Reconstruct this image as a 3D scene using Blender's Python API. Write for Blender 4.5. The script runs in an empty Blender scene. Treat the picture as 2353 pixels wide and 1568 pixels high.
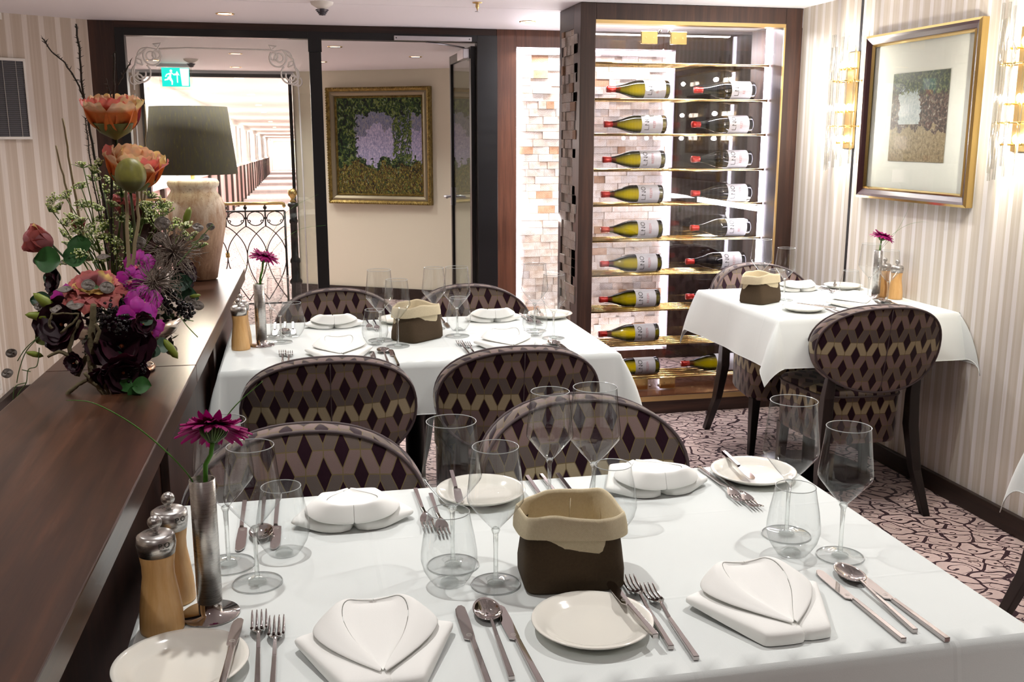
import bpy, math, random
from mathutils import Vector, Matrix

# ------------------------------------------------------------------ camera, world, lights, exposure
SC = bpy.context.scene
COL = SC.collection
PI = math.pi
R = math.radians

cam_d = bpy.data.cameras.new('camera')
cam_d.sensor_width = 36.0
cam_d.lens = 2280.0 * 36.0 / 2353.0
cam_d.clip_end = 200
cam = bpy.data.objects.new('camera', cam_d)
cam.location = (0, 0, 1.42)
cam.rotation_euler = (R(90 - 11.60), 0, R(-12.312))
COL.objects.link(cam)
SC.camera = cam
cam_d.dof.use_dof = False

SC.view_settings.view_transform = 'Standard'
SC.view_settings.look = 'None'
SC.view_settings.gamma = 1.0
SC.view_settings.exposure = 0.92
SC.view_settings.use_curve_mapping = False
SC.cycles.use_denoising = True
SC.cycles.max_bounces = 9
SC.cycles.transparent_max_bounces = 24
SC.cycles.transmission_bounces = 8
SC.cycles.diffuse_bounces = 4
SC.cycles.glossy_bounces = 4
SC.cycles.sample_clamp_indirect = 4.0
SC.cycles.caustics_reflective = False
SC.cycles.caustics_refractive = False

w = bpy.data.worlds.new('world')
SC.world = w
w.use_nodes = True
w.node_tree.nodes['Background'].inputs[0].default_value = (0.80, 0.76, 0.74, 1)
w.node_tree.nodes['Background'].inputs[1].default_value = 0.22

H_CEIL = 2.05
def spot(x, y, z, power, ang=110, blend=0.75, rad=0.018, col=(1.0, 0.975, 0.945)):
    l = bpy.data.lights.new('downlight_or_fill_lamp', 'SPOT')
    l.energy = power; l.spot_size = R(ang); l.spot_blend = blend
    l.shadow_soft_size = rad; l.color = col
    o = bpy.data.objects.new('downlight_or_fill_lamp', l)
    o.location = (x, y, z)
    COL.objects.link(o)
    return o
def area(x, y, z, sx, sy, power, rot=(0, 0, 0), col=(1, 1, 1)):
    l = bpy.data.lights.new('strip_or_fill_lamp', 'AREA')
    l.shape = 'RECTANGLE'; l.size = sx; l.size_y = sy; l.energy = power; l.color = col
    o = bpy.data.objects.new('strip_or_fill_lamp', l)
    o.location = (x, y, z); o.rotation_euler = rot
    COL.objects.link(o)
    return o
ROOM_SPOTS = [(-0.307, 5.58, 15), (1.311, 5.595, 15), (-0.30, 4.10, 20), (1.25, 4.10, 20), (-0.10, 2.75, 20), (1.25, 2.75, 20),
              (-0.02, 1.66, 17.5), (1.08, 1.66, 17.5), (-0.30, 0.1, 15), (1.3, 0.1, 15), (2.05, 3.55, 14), (2.0, 0.9, 14),
              (-0.3, -1.2, 18), (1.3, -1.2, 18),
              (-1.1, 3.9, 13), (-1.1, 2.2, 13), (-1.05, 5.2, 10), (-1.1, 0.6, 12)]  # this last row: unseen fills added to brighten the flowers and left wall
for (x, y, p) in ROOM_SPOTS:
    spot(x, y, H_CEIL - 0.012, p)
VEST_SPOTS = [(0.30, 6.69), (0.90, 7.38), (0.25, 8.03), (-0.99, 8.12), (-0.35, 7.38), (-0.42, 8.77)]
for (x, y) in VEST_SPOTS:
    spot(x, y, 1.975, 15, 130, 0.8, 0.03, (1.0, 0.965, 0.92))

# ------------------------------------------------------------------ mesh helpers
class MB:
    def __init__(s):
        s.v = []; s.f = []; s.uv = {}; s.c = []; s.col = None; s.sm = []
    def vert(s, p):
        s.v.append(tuple(p)); s.c.append(s.col if s.col else (1, 1, 1, 1)); return len(s.v) - 1
    def face(s, idx, uv=None, smooth=True):
        s.f.append(tuple(idx)); s.sm.append(smooth)
        if uv: s.uv[len(s.f) - 1] = uv
    def box(s, x0, x1, y0, y1, z0, z1, M=None):
        P = [(x0, y0, z0), (x1, y0, z0), (x1, y1, z0), (x0, y1, z0), (x0, y0, z1), (x1, y0, z1), (x1, y1, z1), (x0, y1, z1)]
        if M is not None: P = [M @ Vector(p) for p in P]
        i = [s.vert(p) for p in P]
        dx, dy, dz = x1 - x0, y1 - y0, z1 - z0
        for q, uv in (((0, 3, 2, 1), ((x0, y0), (x0, y1), (x1, y1), (x1, y0))), ((4, 5, 6, 7), ((x0, y0), (x1, y0), (x1, y1), (x0, y1))),
                      ((0, 1, 5, 4), ((x0, z0), (x1, z0), (x1, z1), (x0, z1))), ((1, 2, 6, 5), ((y0, z0), (y1, z0), (y1, z1), (y0, z1))),
                      ((2, 3, 7, 6), ((x1, z0), (x0, z0), (x0, z1), (x1, z1))), ((3, 0, 4, 7), ((y1, z0), (y0, z0), (y0, z1), (y1, z1)))):
            s.face([i[k] for k in q], uv, False)
        return s
    def hexa(s, P):
        i = [s.vert(p) for p in P]
        for q in ((0, 3, 2, 1), (4, 5, 6, 7), (0, 1, 5, 4), (1, 2, 6, 5), (2, 3, 7, 6), (3, 0, 4, 7)):
            s.face([i[k] for k in q], None, False)
        return s
    def grid(s, fn, nu, nv, closed_u=False, smooth=True, uvf=None):
        """fn(i,j)->point for i in 0..nu, j in 0..nv"""
        n = nu if closed_u else nu + 1
        ids = [[s.vert(fn(i, j)) for j in range(nv + 1)] for i in range(n)]
        for i in range(nu):
            k = (i + 1) % n
            for j in range(nv):
                uv = None
                if uvf: uv = (uvf(i, j), uvf(i + 1, j), uvf(i + 1, j + 1), uvf(i, j + 1))
                s.face((ids[i][j], ids[k][j], ids[k][j + 1], ids[i][j + 1]), uv, smooth)
        return ids
    def tube(s, pts, rad, n=8, caps=True, closed=False):
        pts = [Vector(p) for p in pts]
        m = len(pts)
        rr = rad if isinstance(rad, (list, tuple)) else [rad] * m
        rings = []
        prev = None
        for k in range(m):
            if closed: t = (pts[(k + 1) % m] - pts[k - 1])
            elif k == 0: t = pts[1] - pts[0]
            elif k == m - 1: t = pts[-1] - pts[-2]
            else: t = pts[k + 1] - pts[k - 1]
            if t.length < 1e-9: t = Vector((0, 0, 1))
            t.normalize()
            if prev is None:
                a = Vector((0, 0, 1)) if abs(t.z) < 0.9 else Vector((1, 0, 0))
                u = t.cross(a).normalized()
            else:
                u = (prev - t * prev.dot(t))
                u = u.normalized() if u.length > 1e-6 else t.cross(Vector((0, 0.3, 1))).normalized()
            prev = u
            v = t.cross(u)
            rings.append([s.vert(pts[k] + (u * math.cos(2 * PI * i / n) + v * math.sin(2 * PI * i / n)) * rr[k]) for i in range(n)])
        for k in range(m if closed else m - 1):
            a, b = rings[k], rings[(k + 1) % m]
            for i in range(n):
                j = (i + 1) % n
                s.face((a[i], a[j], b[j], b[i]))
        if caps and not closed:
            s.face(list(reversed(rings[0])), None, False); s.face(rings[-1], None, False)
        return s
    def lathe(s, prof, n=32, M=None, cap0=False, cap1=False, smooth=True):
        rings = []
        for (r, z) in prof:
            if r < 1e-6:
                p = Vector((0, 0, z)); p = M @ p if M else p
                rings.append([s.vert(p)])
            else:
                ring = []
                for i in range(n):
                    a = 2 * PI * i / n
                    p = Vector((r * math.cos(a), r * math.sin(a), z)); p = M @ p if M else p
                    ring.append(s.vert(p))
                rings.append(ring)
        for k in range(len(rings) - 1):
            a, b = rings[k], rings[k + 1]
            for i in range(n):
                j = (i + 1) % n
                if len(a) == 1 and len(b) == 1: continue
                if len(a) == 1: s.face((a[0], b[j], b[i]), None, smooth)
                elif len(b) == 1: s.face((a[i], a[j], b[0]), None, smooth)
                else: s.face((a[i], a[j], b[j], b[i]), None, smooth)
        if cap0 and len(rings[0]) > 1: s.face(list(reversed(rings[0])), None, False)
        if cap1 and len(rings[-1]) > 1: s.face(rings[-1], None, False)
        return s
    def prism(s, outline, y0, y1, M=None):
        """outline (x,z) extruded along y"""
        a = []; b = []
        for (x, z) in outline:
            p, q = Vector((x, y0, z)), Vector((x, y1, z))
            if M is not None: p, q = M @ p, M @ q
            a.append(s.vert(p)); b.append(s.vert(q))
        s.face(a, None, False); s.face(list(reversed(b)), None, False)
        n = len(a)
        for i in range(n):
            j = (i + 1) % n
            s.face((a[j], a[i], b[i], b[j]), None, False)
        return s
    def build(s, name, mat, parent=None, bevel=0, subsurf=0, solid=0, label=None, kind=None, mods=None):
        me = bpy.data.meshes.new(name)
        me.from_pydata(s.v, [], s.f)
        if s.uv:
            ul = me.uv_layers.new(name='UVMap')
            for fi, uv in s.uv.items():
                p = me.polygons[fi]
                for k, li in enumerate(p.loop_indices):
                    ul.data[li].uv = uv[k]
        if any(c != (1, 1, 1, 1) for c in s.c):
            ca = me.color_attributes.new('Col', 'FLOAT_COLOR', 'POINT')
            for i, c in enumerate(s.c): ca.data[i].color = c
        me.polygons.foreach_set('use_smooth', s.sm)
        if isinstance(mat, (list, tuple)):
            for m in mat: me.materials.append(m)
        else: me.materials.append(mat)
        me.update()
        o = bpy.data.objects.new(name, me)
        COL.objects.link(o)
        if parent is not None: o.parent = parent
        if bevel:
            b = o.modifiers.new('bevel', 'BEVEL'); b.width = bevel; b.segments = 2; b.limit_method = 'ANGLE'; b.angle_limit = R(40)
        if solid:
            b = o.modifiers.new('solid', 'SOLIDIFY'); b.thickness = solid; b.offset = 0
        if subsurf:
            b = o.modifiers.new('sub', 'SUBSURF'); b.levels = subsurf; b.render_levels = subsurf
        if label: o['label'] = label
        if kind: o['kind'] = kind
        return o
def thing(name, label, cat, loc=(0, 0, 0), rz=0.0, group=None):
    o = bpy.data.objects.new(name, None); COL.objects.link(o)
    o.empty_display_size = 0.05
    o.location = loc; o.rotation_euler = (0, 0, rz)
    o['label'] = label; o['category'] = cat
    if group: o['group'] = group
    return o
def tag(o, label, cat, group=None, kind=None):
    o['label'] = label; o['category'] = cat
    if group: o['group'] = group
    if kind: o['kind'] = kind
    return o
def dup(root, loc, rz, label, group=None, extra=None):
    r = root.copy(); COL.objects.link(r); r.location = loc; r.rotation_euler = (0, 0, rz) if not extra else extra
    r['label'] = label
    if group: r['group'] = group
    for ch in list(root.children):
        c = ch.copy(); COL.objects.link(c); c.parent = r
        for g in list(ch.children):
            d = g.copy(); COL.objects.link(d); d.parent = c
    return r
class Proto:
    """first placement moves the built thing itself, later ones copy it"""
    def __init__(s, root): s.root = root; s.used = False
    def put(s, loc, rz, label, group=None, extra=None):
        if not s.used:
            s.used = True
            s.root.location = loc; s.root.rotation_euler = (0, 0, rz) if not extra else extra
            s.root['label'] = label
            if group: s.root['group'] = group
            return s.root
        return dup(s.root, loc, rz, label, group, extra)
def struct(name, mb, mat, **k):
    return mb.build(name, mat, kind='structure', **k)
def text_faces(body, size, spacing=1.0):
    cu = bpy.data.curves.new('txt', 'FONT'); cu.body = body; cu.size = size; cu.align_x = 'CENTER'; cu.align_y = 'CENTER'
    cu.resolution_u = 3; cu.space_character = spacing
    ob = bpy.data.objects.new('txt', cu); COL.objects.link(ob)
    dg = bpy.context.evaluated_depsgraph_get(); dg.update()
    me = bpy.data.meshes.new_from_object(ob.evaluated_get(dg))
    vs = [tuple(v.co) for v in me.vertices]; fs = [tuple(p.vertices) for p in me.polygons]
    bpy.data.objects.remove(ob); bpy.data.meshes.remove(me); bpy.data.curves.remove(cu)
    return vs, fs

# ------------------------------------------------------------------ material helpers
class NT:
    def __init__(s, name):
        s.m = bpy.data.materials.new(name); s.m.use_nodes = True
        s.t = s.m.node_tree; s.n = s.t.nodes; s.l = s.t.links
        s.n.clear()
        s.out = s.n.new('ShaderNodeOutputMaterial')
    def new(s, typ, **kw):
        nd = s.n.new(typ)
        for k, v in kw.items(): setattr(nd, k, v)
        return nd
    def link(s, a, b): s.l.new(a, b)
    def setin(s, nd, key, val):
        if hasattr(val, 'is_output') or isinstance(val, bpy.types.NodeSocket): s.l.new(val, nd.inputs[key])
        else: nd.inputs[key].default_value = val
    def math(s, op, a, b=None, c=None, clamp=False):
        nd = s.n.new('ShaderNodeMath'); nd.operation = op; nd.use_clamp = clamp
        s.setin(nd, 0, a)
        if b is not None: s.setin(nd, 1, b)
        if c is not None: s.setin(nd, 2, c)
        return nd.outputs[0]
    def mix(s, fac, a, b, blend='MIX'):
        nd = s.n.new('ShaderNodeMix'); nd.data_type = 'RGBA'; nd.blend_type = blend
        s.setin(nd, 0, fac); s.setin(nd, 6, a); s.setin(nd, 7, b)
        return nd.outputs[2]
    def ramp(s, fac, stops, interp='LINEAR'):
        nd = s.n.new('ShaderNodeValToRGB'); nd.color_ramp.interpolation = interp
        e = nd.color_ramp.elements
        while len(e) > 1: e.remove(e[-1])
        e[0].position = stops[0][0]; e[0].color = stops[0][1]
        for p, c in stops[1:]:
            x = e.new(p); x.color = c
        s.setin(nd, 0, fac)
        return nd.outputs[0]
    def noise(s, vec, scale, detail=3, rough=0.5, dist=0.0, out=0):
        nd = s.n.new('ShaderNodeTexNoise')
        if vec is not None: s.l.new(vec, nd.inputs['Vector'])
        nd.inputs['Scale'].default_value = scale; nd.inputs['Detail'].default_value = detail
        nd.inputs['Roughness'].default_value = rough; nd.inputs['Distortion'].default_value = dist
        return nd.outputs[out]
    def coord(s, out='Object'):
        return s.n.new('ShaderNodeTexCoord').outputs[out]
    def mapping(s, vec, scale=(1, 1, 1), loc=(0, 0, 0), rot=(0, 0, 0)):
        nd = s.n.new('ShaderNodeMapping'); s.l.new(vec, nd.inputs[0])
        nd.inputs['Scale'].default_value = scale; nd.inputs['Location'].default_value = loc; nd.inputs['Rotation'].default_value = rot
        return nd.outputs[0]
    def sep(s, vec):
        nd = s.n.new('ShaderNodeSeparateXYZ'); s.l.new(vec, nd.inputs[0]); return nd.outputs
    def comb(s, x, y, z=0.0):
        nd = s.n.new('ShaderNodeCombineXYZ'); s.setin(nd, 0, x); s.setin(nd, 1, y); s.setin(nd, 2, z); return nd.outputs[0]
    def bump(s, h, strength=0.3, dist=0.01):
        nd = s.n.new('ShaderNodeBump'); nd.inputs['Strength'].default_value = strength; nd.inputs['Distance'].default_value = dist
        s.l.new(h, nd.inputs['Height']); return nd.outputs[0]
    def bsdf(s, base=(0.8, 0.8, 0.8, 1), rough=0.5, metal=0.0, spec=0.5, normal=None, **kw):
        b = s.n.new('ShaderNodeBsdfPrincipled')
        s.setin(b, 'Base Color', base if not isinstance(base, tuple) or len(base) == 4 else (*base, 1))
        s.setin(b, 'Roughness', rough); s.setin(b, 'Metallic', metal)
        s.setin(b, 'Specular IOR Level', spec)
        if normal is not None: s.l.new(normal, b.inputs['Normal'])
        for k, v in kw.items():
            s.setin(b, k.replace('_', ' '), v)
        return b.outputs[0]
    def done(s, sh):
        s.l.new(sh, s.out.inputs[0]); return s.m
def C(h, a=1.0):
    h = h.lstrip('#'); r = [int(h[i:i + 2], 16) / 255 for i in (0, 2, 4)]
    return tuple([(c / 12.92 if c <= 0.04045 else ((c + 0.055) / 1.055) ** 2.4) for c in r] + [a])
def simple(name, col, rough=0.5, metal=0.0, spec=0.5, bumps=None, **kw):
    t = NT(name)
    nrm = None
    if bumps: nrm = t.bump(t.noise(t.coord(), bumps[0], 3), bumps[1], 0.002)
    return t.done(t.bsdf(C(col) if isinstance(col, str) else col, rough, metal, spec, nrm, **kw))
def emis(name, col, strength):
    t = NT(name); e = t.new('ShaderNodeEmission'); e.inputs[0].default_value = C(col); e.inputs[1].default_value = strength
    return t.done(e.outputs[0])
def thin_glass(name, tint='#ffffff', edge='#9fb0ae', edge_pow=0.55, refl=1.0, rough=0.0):
    """a thin pane or blown wall: see-through by transparency, mirror reflection by Fresnel, darker where seen edge-on"""
    t = NT(name)
    lw = t.new('ShaderNodeLayerWeight'); lw.inputs[0].default_value = edge_pow
    col = t.mix(t.math('POWER', lw.outputs['Facing'], 2.5), C(tint), C(edge))
    tr = t.new('ShaderNodeBsdfTransparent'); t.link(col, tr.inputs[0])
    gl = t.new('ShaderNodeBsdfGlossy'); gl.inputs['Roughness'].default_value = rough
    l2 = t.new('ShaderNodeLayerWeight'); l2.inputs[0].default_value = 0.5
    fr = t.math('ADD', 0.07, t.math('MULTIPLY', t.math('POWER', l2.outputs['Facing'], 5.0), 0.85))
    mx = t.new('ShaderNodeMixShader'); t.link(t.math('MULTIPLY', fr, refl, clamp=True), mx.inputs[0])
    t.link(tr.outputs[0], mx.inputs[1]); t.link(gl.outputs[0], mx.inputs[2])
    return t.done(mx.outputs[0])
def wood(name, c1, c2, c3, scale=1.0, axis='Z', rough=0.35, spec=0.5, streak=30, bump=0.05):
    t = NT(name)
    s = {'X': (1.2, streak, streak), 'Y': (streak, 1.2, streak), 'Z': (streak, streak, 1.2)}[axis]
    v = t.mapping(t.coord(), tuple(k * scale for k in s))
    n1 = t.noise(v, 1.0, 5, 0.6, 0.6)
    v2 = t.mapping(t.coord(), tuple(k * scale * 4 for k in s))
    n2 = t.noise(v2, 1.5, 4, 0.7, 0.2)
    v3 = t.mapping(t.coord(), tuple((k if k > 2 else 2) * scale * 0.12 for k in s))
    n3 = t.noise(v3, 1.0, 3, 0.5, 1.2)
    f = t.math('ADD', t.math('MULTIPLY', n1, 0.55), t.math('ADD', t.math('MULTIPLY', n2, 0.22), t.math('MULTIPLY', n3, 0.25)))
    col = t.ramp(f, [(0.36, C(c1)), (0.50, C(c2)), (0.64, C(c3))])
    return t.done(t.bsdf(col, rough, 0, spec, t.bump(n2, bump, 0.002)))
# ------------------------------------------------------------------ materials
M = {}
M['ceil'] = simple('ceiling_paint', '#f0eef3', 0.6, bumps=(400, 0.08))
M['white'] = simple('white_paint', '#e4e0da', 0.45)
M['wood'] = wood('walnut_dark', '#20120d', '#33201a', '#4a2f24', 1.0, 'Z', 0.36)
M['woodtop'] = wood('walnut_counter_top', '#25150f', '#3c2519', '#543423', 1.0, 'Y', 0.30, 0.6, 22, 0.10)
M['woodX'] = wood('walnut_cross', '#20120d', '#34211a', '#4b3025', 1.0, 'X', 0.4)
M['woodred'] = wood('walnut_red', '#3c2017', '#54301f', '#6f4430', 1.0, 'Z', 0.42)
M['woodbase'] = wood('walnut_baseboard', '#170f0b', '#261912', '#33221a', 1.0, 'Y', 0.4)
M['chairwood'] = wood('chair_leg_wood', '#0c0706', '#150c0a', '#1f120f', 1.0, 'Z', 0.35)
M['millwood'] = wood('beech', '#c48f50', '#daaa6c', '#e8c08a', 2.0, 'Z', 0.38, 0.5, 14, 0.04)
M['black'] = simple('black_steel', '#0d0d10', 0.35, 0.0, 0.5)
M['iron'] = simple('wrought_iron', '#0a0c0e', 0.28, 0.0, 0.6)
M['gold'] = simple('polished_brass', (0.83, 0.60, 0.24, 1), 0.16, 1.0)
M['goldsat'] = simple('satin_brass', (0.72, 0.52, 0.24, 1), 0.32, 1.0)
M['steel'] = simple('polished_steel', (0.47, 0.43, 0.42, 1), 0.06, 1.0)
M['steelb'] = None
M['alu'] = simple('brushed_aluminium', (0.62, 0.61, 0.64, 1), 0.35, 1.0)
M['china'] = simple('glazed_china', '#efece2', 0.10, 0, 0.5, Coat_Weight=0.4, Coat_Roughness=0.04)
M['led'] = emis('led_strip', '#f4efff', 14.0)
M['ledwarm'] = emis('led_glow', '#fff3ec', 7.0)
M['bulb'] = emis('bulb_glow', '#fff0da', 16.0)
M['downl'] = emis('downlight_face', '#ffe9c8', 6.0)
M['pane'] = thin_glass('window_pane', '#f6f8f6', '#b8c8c0', 0.3, 1.0)
M['cabglass'] = thin_glass('cabinet_pane', '#f4f3f4', '#a8b4b0', 0.3, 0.8)
M['wineglass'] = thin_glass('blown_glass', '#fbfcfc', '#6f7878', 0.22, 1.1)
M['etch'] = simple('etched_line', '#f4f2ee', 0.6, 0, 0.3, Transmission_Weight=0.0)
M['ceramic'] = None

def mk():
    # brushed steel tube
    t = NT('brushed_steel')
    v = t.mapping(t.coord(), (8, 8, 1600))
    n = t.noise(v, 1.0, 2)
    M['steelb'] = t.done(t.bsdf((0.55, 0.53, 0.51, 1), t.ramp(n, [(0.3, (0.24,) * 3 + (1,)), (0.7, (0.34,) * 3 + (1,))]), 1.0, 0.5, t.bump(n, 0.03, 0.0004)))
    # clear solid glass for stems and thick bottoms
    t = NT('solid_glass')
    g = t.new('ShaderNodeBsdfGlass'); g.inputs['IOR'].default_value = 1.45; g.inputs['Roughness'].default_value = 0.0
    tr = t.new('ShaderNodeBsdfTransparent'); tr.inputs[0].default_value = (0.93, 0.95, 0.94, 1)
    mx = t.new('ShaderNodeMixShader'); mx.inputs[0].default_value = 0.45
    t.link(tr.outputs[0], mx.inputs[1]); t.link(g.outputs[0], mx.inputs[2])
    M['solidglass'] = t.done(mx.outputs[0])
    # striped wallpaper: UV.x runs along the wall in metres
    def stripes(name, light, dark, mid, period, ratio):
        t = NT(name)
        uv = t.sep(t.coord('UV'))
        x = uv[0]
        ph = t.math('FRACT', t.math('DIVIDE', x, period))
        edge = t.ramp(ph, [(0.0, (0, 0, 0, 1)), (0.02, (1, 1, 1, 1)), (ratio, (1, 1, 1, 1)), (ratio + 0.02, (0, 0, 0, 1)), (1.0, (0, 0, 0, 1))])
        fine = t.noise(t.comb(t.math('MULTIPLY', x, 420.0), t.math('MULTIPLY', uv[1], 3.0)), 1.0, 2)
        broad = t.noise(t.comb(t.math('MULTIPLY', x, 60.0), t.math('MULTIPLY', uv[1], 0.4)), 1.0, 2)
        base = t.mix(edge, C(dark), C(light))
        base = t.mix(t.math('MULTIPLY', t.ramp(fine, [(0.4, (0, 0, 0, 1)), (0.65, (1, 1, 1, 1))]), 0.35), base, C(mid))
        base = t.mix(t.math('MULTIPLY', t.ramp(broad, [(0.45, (0, 0, 0, 1)), (0.6, (1, 1, 1, 1))]), 0.25), base, C(light))
        return t.done(t.bsdf(base, t.math('ADD', 0.42, t.math('MULTIPLY', fine, 0.2)), 0, 0.35))
    M['paperR'] = stripes('wallpaper_stripe', '#efebe9', '#cfc6b8', '#c2b7a6', 0.070, 0.33)
    M['paperL'] = stripes('wallpaper_stripe_soft', '#e2d9d0', '#c4b5a5', '#b5a695', 0.085, 0.32)
    M['paperP'] = simple('plain_wallpaper', '#dfdac6', 0.6, bumps=(300, 0.1))
    # carpet: scrolling vines in dark plum on pale ground with fine ribs
    t = NT('carpet_vine')
    uv = t.coord('Object')
    wv = t.new('ShaderNodeTexNoise'); t.link(uv, wv.inputs['Vector']); wv.inputs['Scale'].default_value = 8.0; wv.inputs['Detail'].default_value = 1.0
    sub = t.new('ShaderNodeVectorMath', operation='SUBTRACT'); t.link(wv.outputs['Color'], sub.inputs[0]); sub.inputs[1].default_value = (0.5, 0.5, 0.5)
    sc = t.new('ShaderNodeVectorMath', operation='SCALE'); t.link(sub.outputs[0], sc.inputs[0]); sc.inputs['Scale'].default_value = 0.10
    ad = t.new('ShaderNodeVectorMath', operation='ADD'); t.link(uv, ad.inputs[0]); t.link(sc.outputs[0], ad.inputs[1])
    warped = t.mapping(ad.outputs[0], (1, 1.0, 0), rot=(0, 0, 0.6))
    stretched = t.mapping(warped, (1.0, 1.7, 1))
    SCL = 10.5
    vo = t.new('ShaderNodeTexVoronoi', feature='DISTANCE_TO_EDGE', voronoi_dimensions='2D'); t.link(stretched, vo.inputs['Vector']); vo.inputs['Scale'].default_value = SCL; vo.inputs['Randomness'].default_value = 0.85
    v1 = t.new('ShaderNodeTexVoronoi', feature='F1', voronoi_dimensions='2D'); t.link(stretched, v1.inputs['Vector']); v1.inputs['Scale'].default_value = SCL; v1.inputs['Randomness'].default_value = 0.85
    df = t.new('ShaderNodeVectorMath', operation='SUBTRACT')
    t.link(stretched, df.inputs[0]); t.link(v1.outputs['Position'], df.inputs[1])
    dx, dy, _ = t.sep(df.outputs[0])
    rr = t.math('MULTIPLY', v1.outputs['Distance'], 1.0)
    th = t.math('ARCTAN2', dy, dx)
    rnd = t.sep(v1.outputs['Color'])
    # spiral: fract(theta/2pi + k*r)
    spr = t.math('FRACT', t.math('ADD', t.math('ADD', t.math('DIVIDE', th, 2 * PI), t.math('MULTIPLY', rr, 2.3)), rnd[0]))
    sd = t.math('ABSOLUTE', t.math('SUBTRACT', spr, 0.5))
    wid = t.math('DIVIDE', 0.0165, t.math('MAXIMUM', rr, 0.05))
    sp = t.math('LESS_THAN', sd, wid)
    sp = t.math('MULTIPLY', sp, t.math('LESS_THAN', rr, t.math('ADD', 0.42, t.math('MULTIPLY', rnd[1], 0.2))))
    ed = t.math('LESS_THAN', vo.outputs['Distance'], t.math('ADD', 0.020, t.math('MULTIPLY', t.noise(uv, 14.0, 1), 0.085)))
    line = t.math('MAXIMUM', sp, ed)
    oy = t.sep(uv)
    rib = t.math('GREATER_THAN', t.math('FRACT', t.math('MULTIPLY', t.math('ADD', oy[1], t.math('MULTIPLY', oy[0], 0.1)), 110.0)), 0.58)
    ground = t.mix(rib, C('#d6beb8'), C('#a88f88'))
    fz = t.noise(uv, 260.0, 2)
    ground = t.mix(t.math('MULTIPLY', fz, 0.4), ground, C('#e2cdc8'))
    col = t.mix(line, ground, C('#32131f'))
    M['carpet'] = t.done(t.bsdf(col, 0.95, 0, 0.1, t.bump(t.math('ADD', fz, t.math('MULTIPLY', line, -0.6)), 0.5, 0.003), Sheen_Weight=0.25))
    # upholstery: tumbling parallelograms with plum lozenges, UV in metres
    t = NT('upholstery_lozenge')
    u, v, _ = t.sep(t.coord('UV'))
    wv = t.noise(t.coord('UV'), 14.0, 2)
    u = t.math('ADD', u, t.math('MULTIPLY', t.math('SUBTRACT', wv, 0.5), 0.004))
    W_, H_ = 0.076, 0.050
    xm = t.math('FRACT', t.math('DIVIDE', u, W_))
    m = t.math('ABSOLUTE', t.math('SUBTRACT', xm, 0.5))          # 0..0.5
    row = t.math('DIVIDE', v, H_)
    rf = t.math('FLOOR', row)
    tf = t.math('FRACT', row)
    par = t.math('MODULO', t.math('ABSOLUTE', rf), 2.0)
    tt = t.math('ABSOLUTE', t.math('SUBTRACT', par, tf))          # mirrored every second row
    g1 = t.math('MULTIPLY', t.math('SUBTRACT', tt, 0.24), 0.215 / 0.76)
    g2 = t.math('SUBTRACT', 0.5, t.math('MULTIPLY', t.math('SUBTRACT', 0.76, tt), 0.215 / 0.76))
    d1 = t.math('SUBTRACT', m, g1)
    d2 = t.math('SUBTRACT', g2, m)
    dd = t.math('MINIMUM', d1, d2)
    dark = t.math('LESS_THAN', dd, 0.0)
    seam = t.math('MINIMUM', m, t.math('SUBTRACT', 0.5, m))
    hl = t.math('MULTIPLY', t.math('MINIMUM', tf, t.math('SUBTRACT', 1.0, tf)), H_ / W_)
    outl = t.math('MINIMUM', t.math('MINIMUM', t.math('ABSOLUTE', dd), seam), hl)
    outline = t.math('MULTIPLY', t.math('LESS_THAN', outl, 0.015), t.math('GREATER_THAN', dd, -0.013))
    cyc = t.math('FRACT', t.math('DIVIDE', t.math('ADD', rf, 1.5), 5.0))
    body = t.ramp(cyc, [(0.0, C('#625853')), (0.2, C('#836d69')), (0.4, C('#6c5f58')), (0.6, C('#7e6a67')), (0.8, C('#aea181'))], 'CONSTANT')
    fz = t.noise(t.coord('UV'), 700.0, 2)
    body = t.mix(t.math('MULTIPLY', fz, 0.55), body, C('#574b47'), 'MIX')
    col = t.mix(dark, body, C('#230a18'))
    col = t.mix(outline, col, C('#6f6142'))
    M['fabric'] = t.done(t.bsdf(col, 0.85, 0, 0.15, t.bump(t.math('ADD', t.math('MULTIPLY', fz, 0.4), t.math('MULTIPLY', outline, -1.0)), 0.6, 0.002), Sheen_Weight=0.35, Sheen_Roughness=0.4))
    M['piping'] = simple('piping', '#4b3f40', 0.6, 0, 0.3)
    # cloth
    t = NT('tablecloth_linen')
    n = t.noise(t.coord(), 2.2, 3, 0.5, 0.6); n2 = t.noise(t.coord(), 900.0, 2)
    ox, oy, oz = t.sep(t.coord())
    def crease(v, per, off): return t.math('MAXIMUM', t.math('SUBTRACT', 1.0, t.math('MULTIPLY', t.math('ABSOLUTE', t.math('SUBTRACT', t.math('FRACT', t.math('ADD', t.math('DIVIDE', v, per), off)), 0.5)), 60.0)), 0.0)
    cr = t.math('ADD', crease(ox, 0.37, 0.21), crease(oy, 0.31, 0.37))
    M['cloth'] = t.done(t.bsdf(C('#e0e5e3'), 0.75, 0, 0.2, t.bump(t.math('ADD', t.math('ADD', t.math('MULTIPLY', n, 0.9), t.math('MULTIPLY', n2, 0.012)), t.math('MULTIPLY', cr, 0.05)), 0.55, 0.02), Sheen_Weight=0.2))
    t = NT('napkin_linen')
    M['napkin'] = t.done(t.bsdf(C('#f8f8f4'), 0.75, 0, 0.2, t.bump(t.noise(t.coord(), 900.0, 2), 0.2, 0.0006)))
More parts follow.
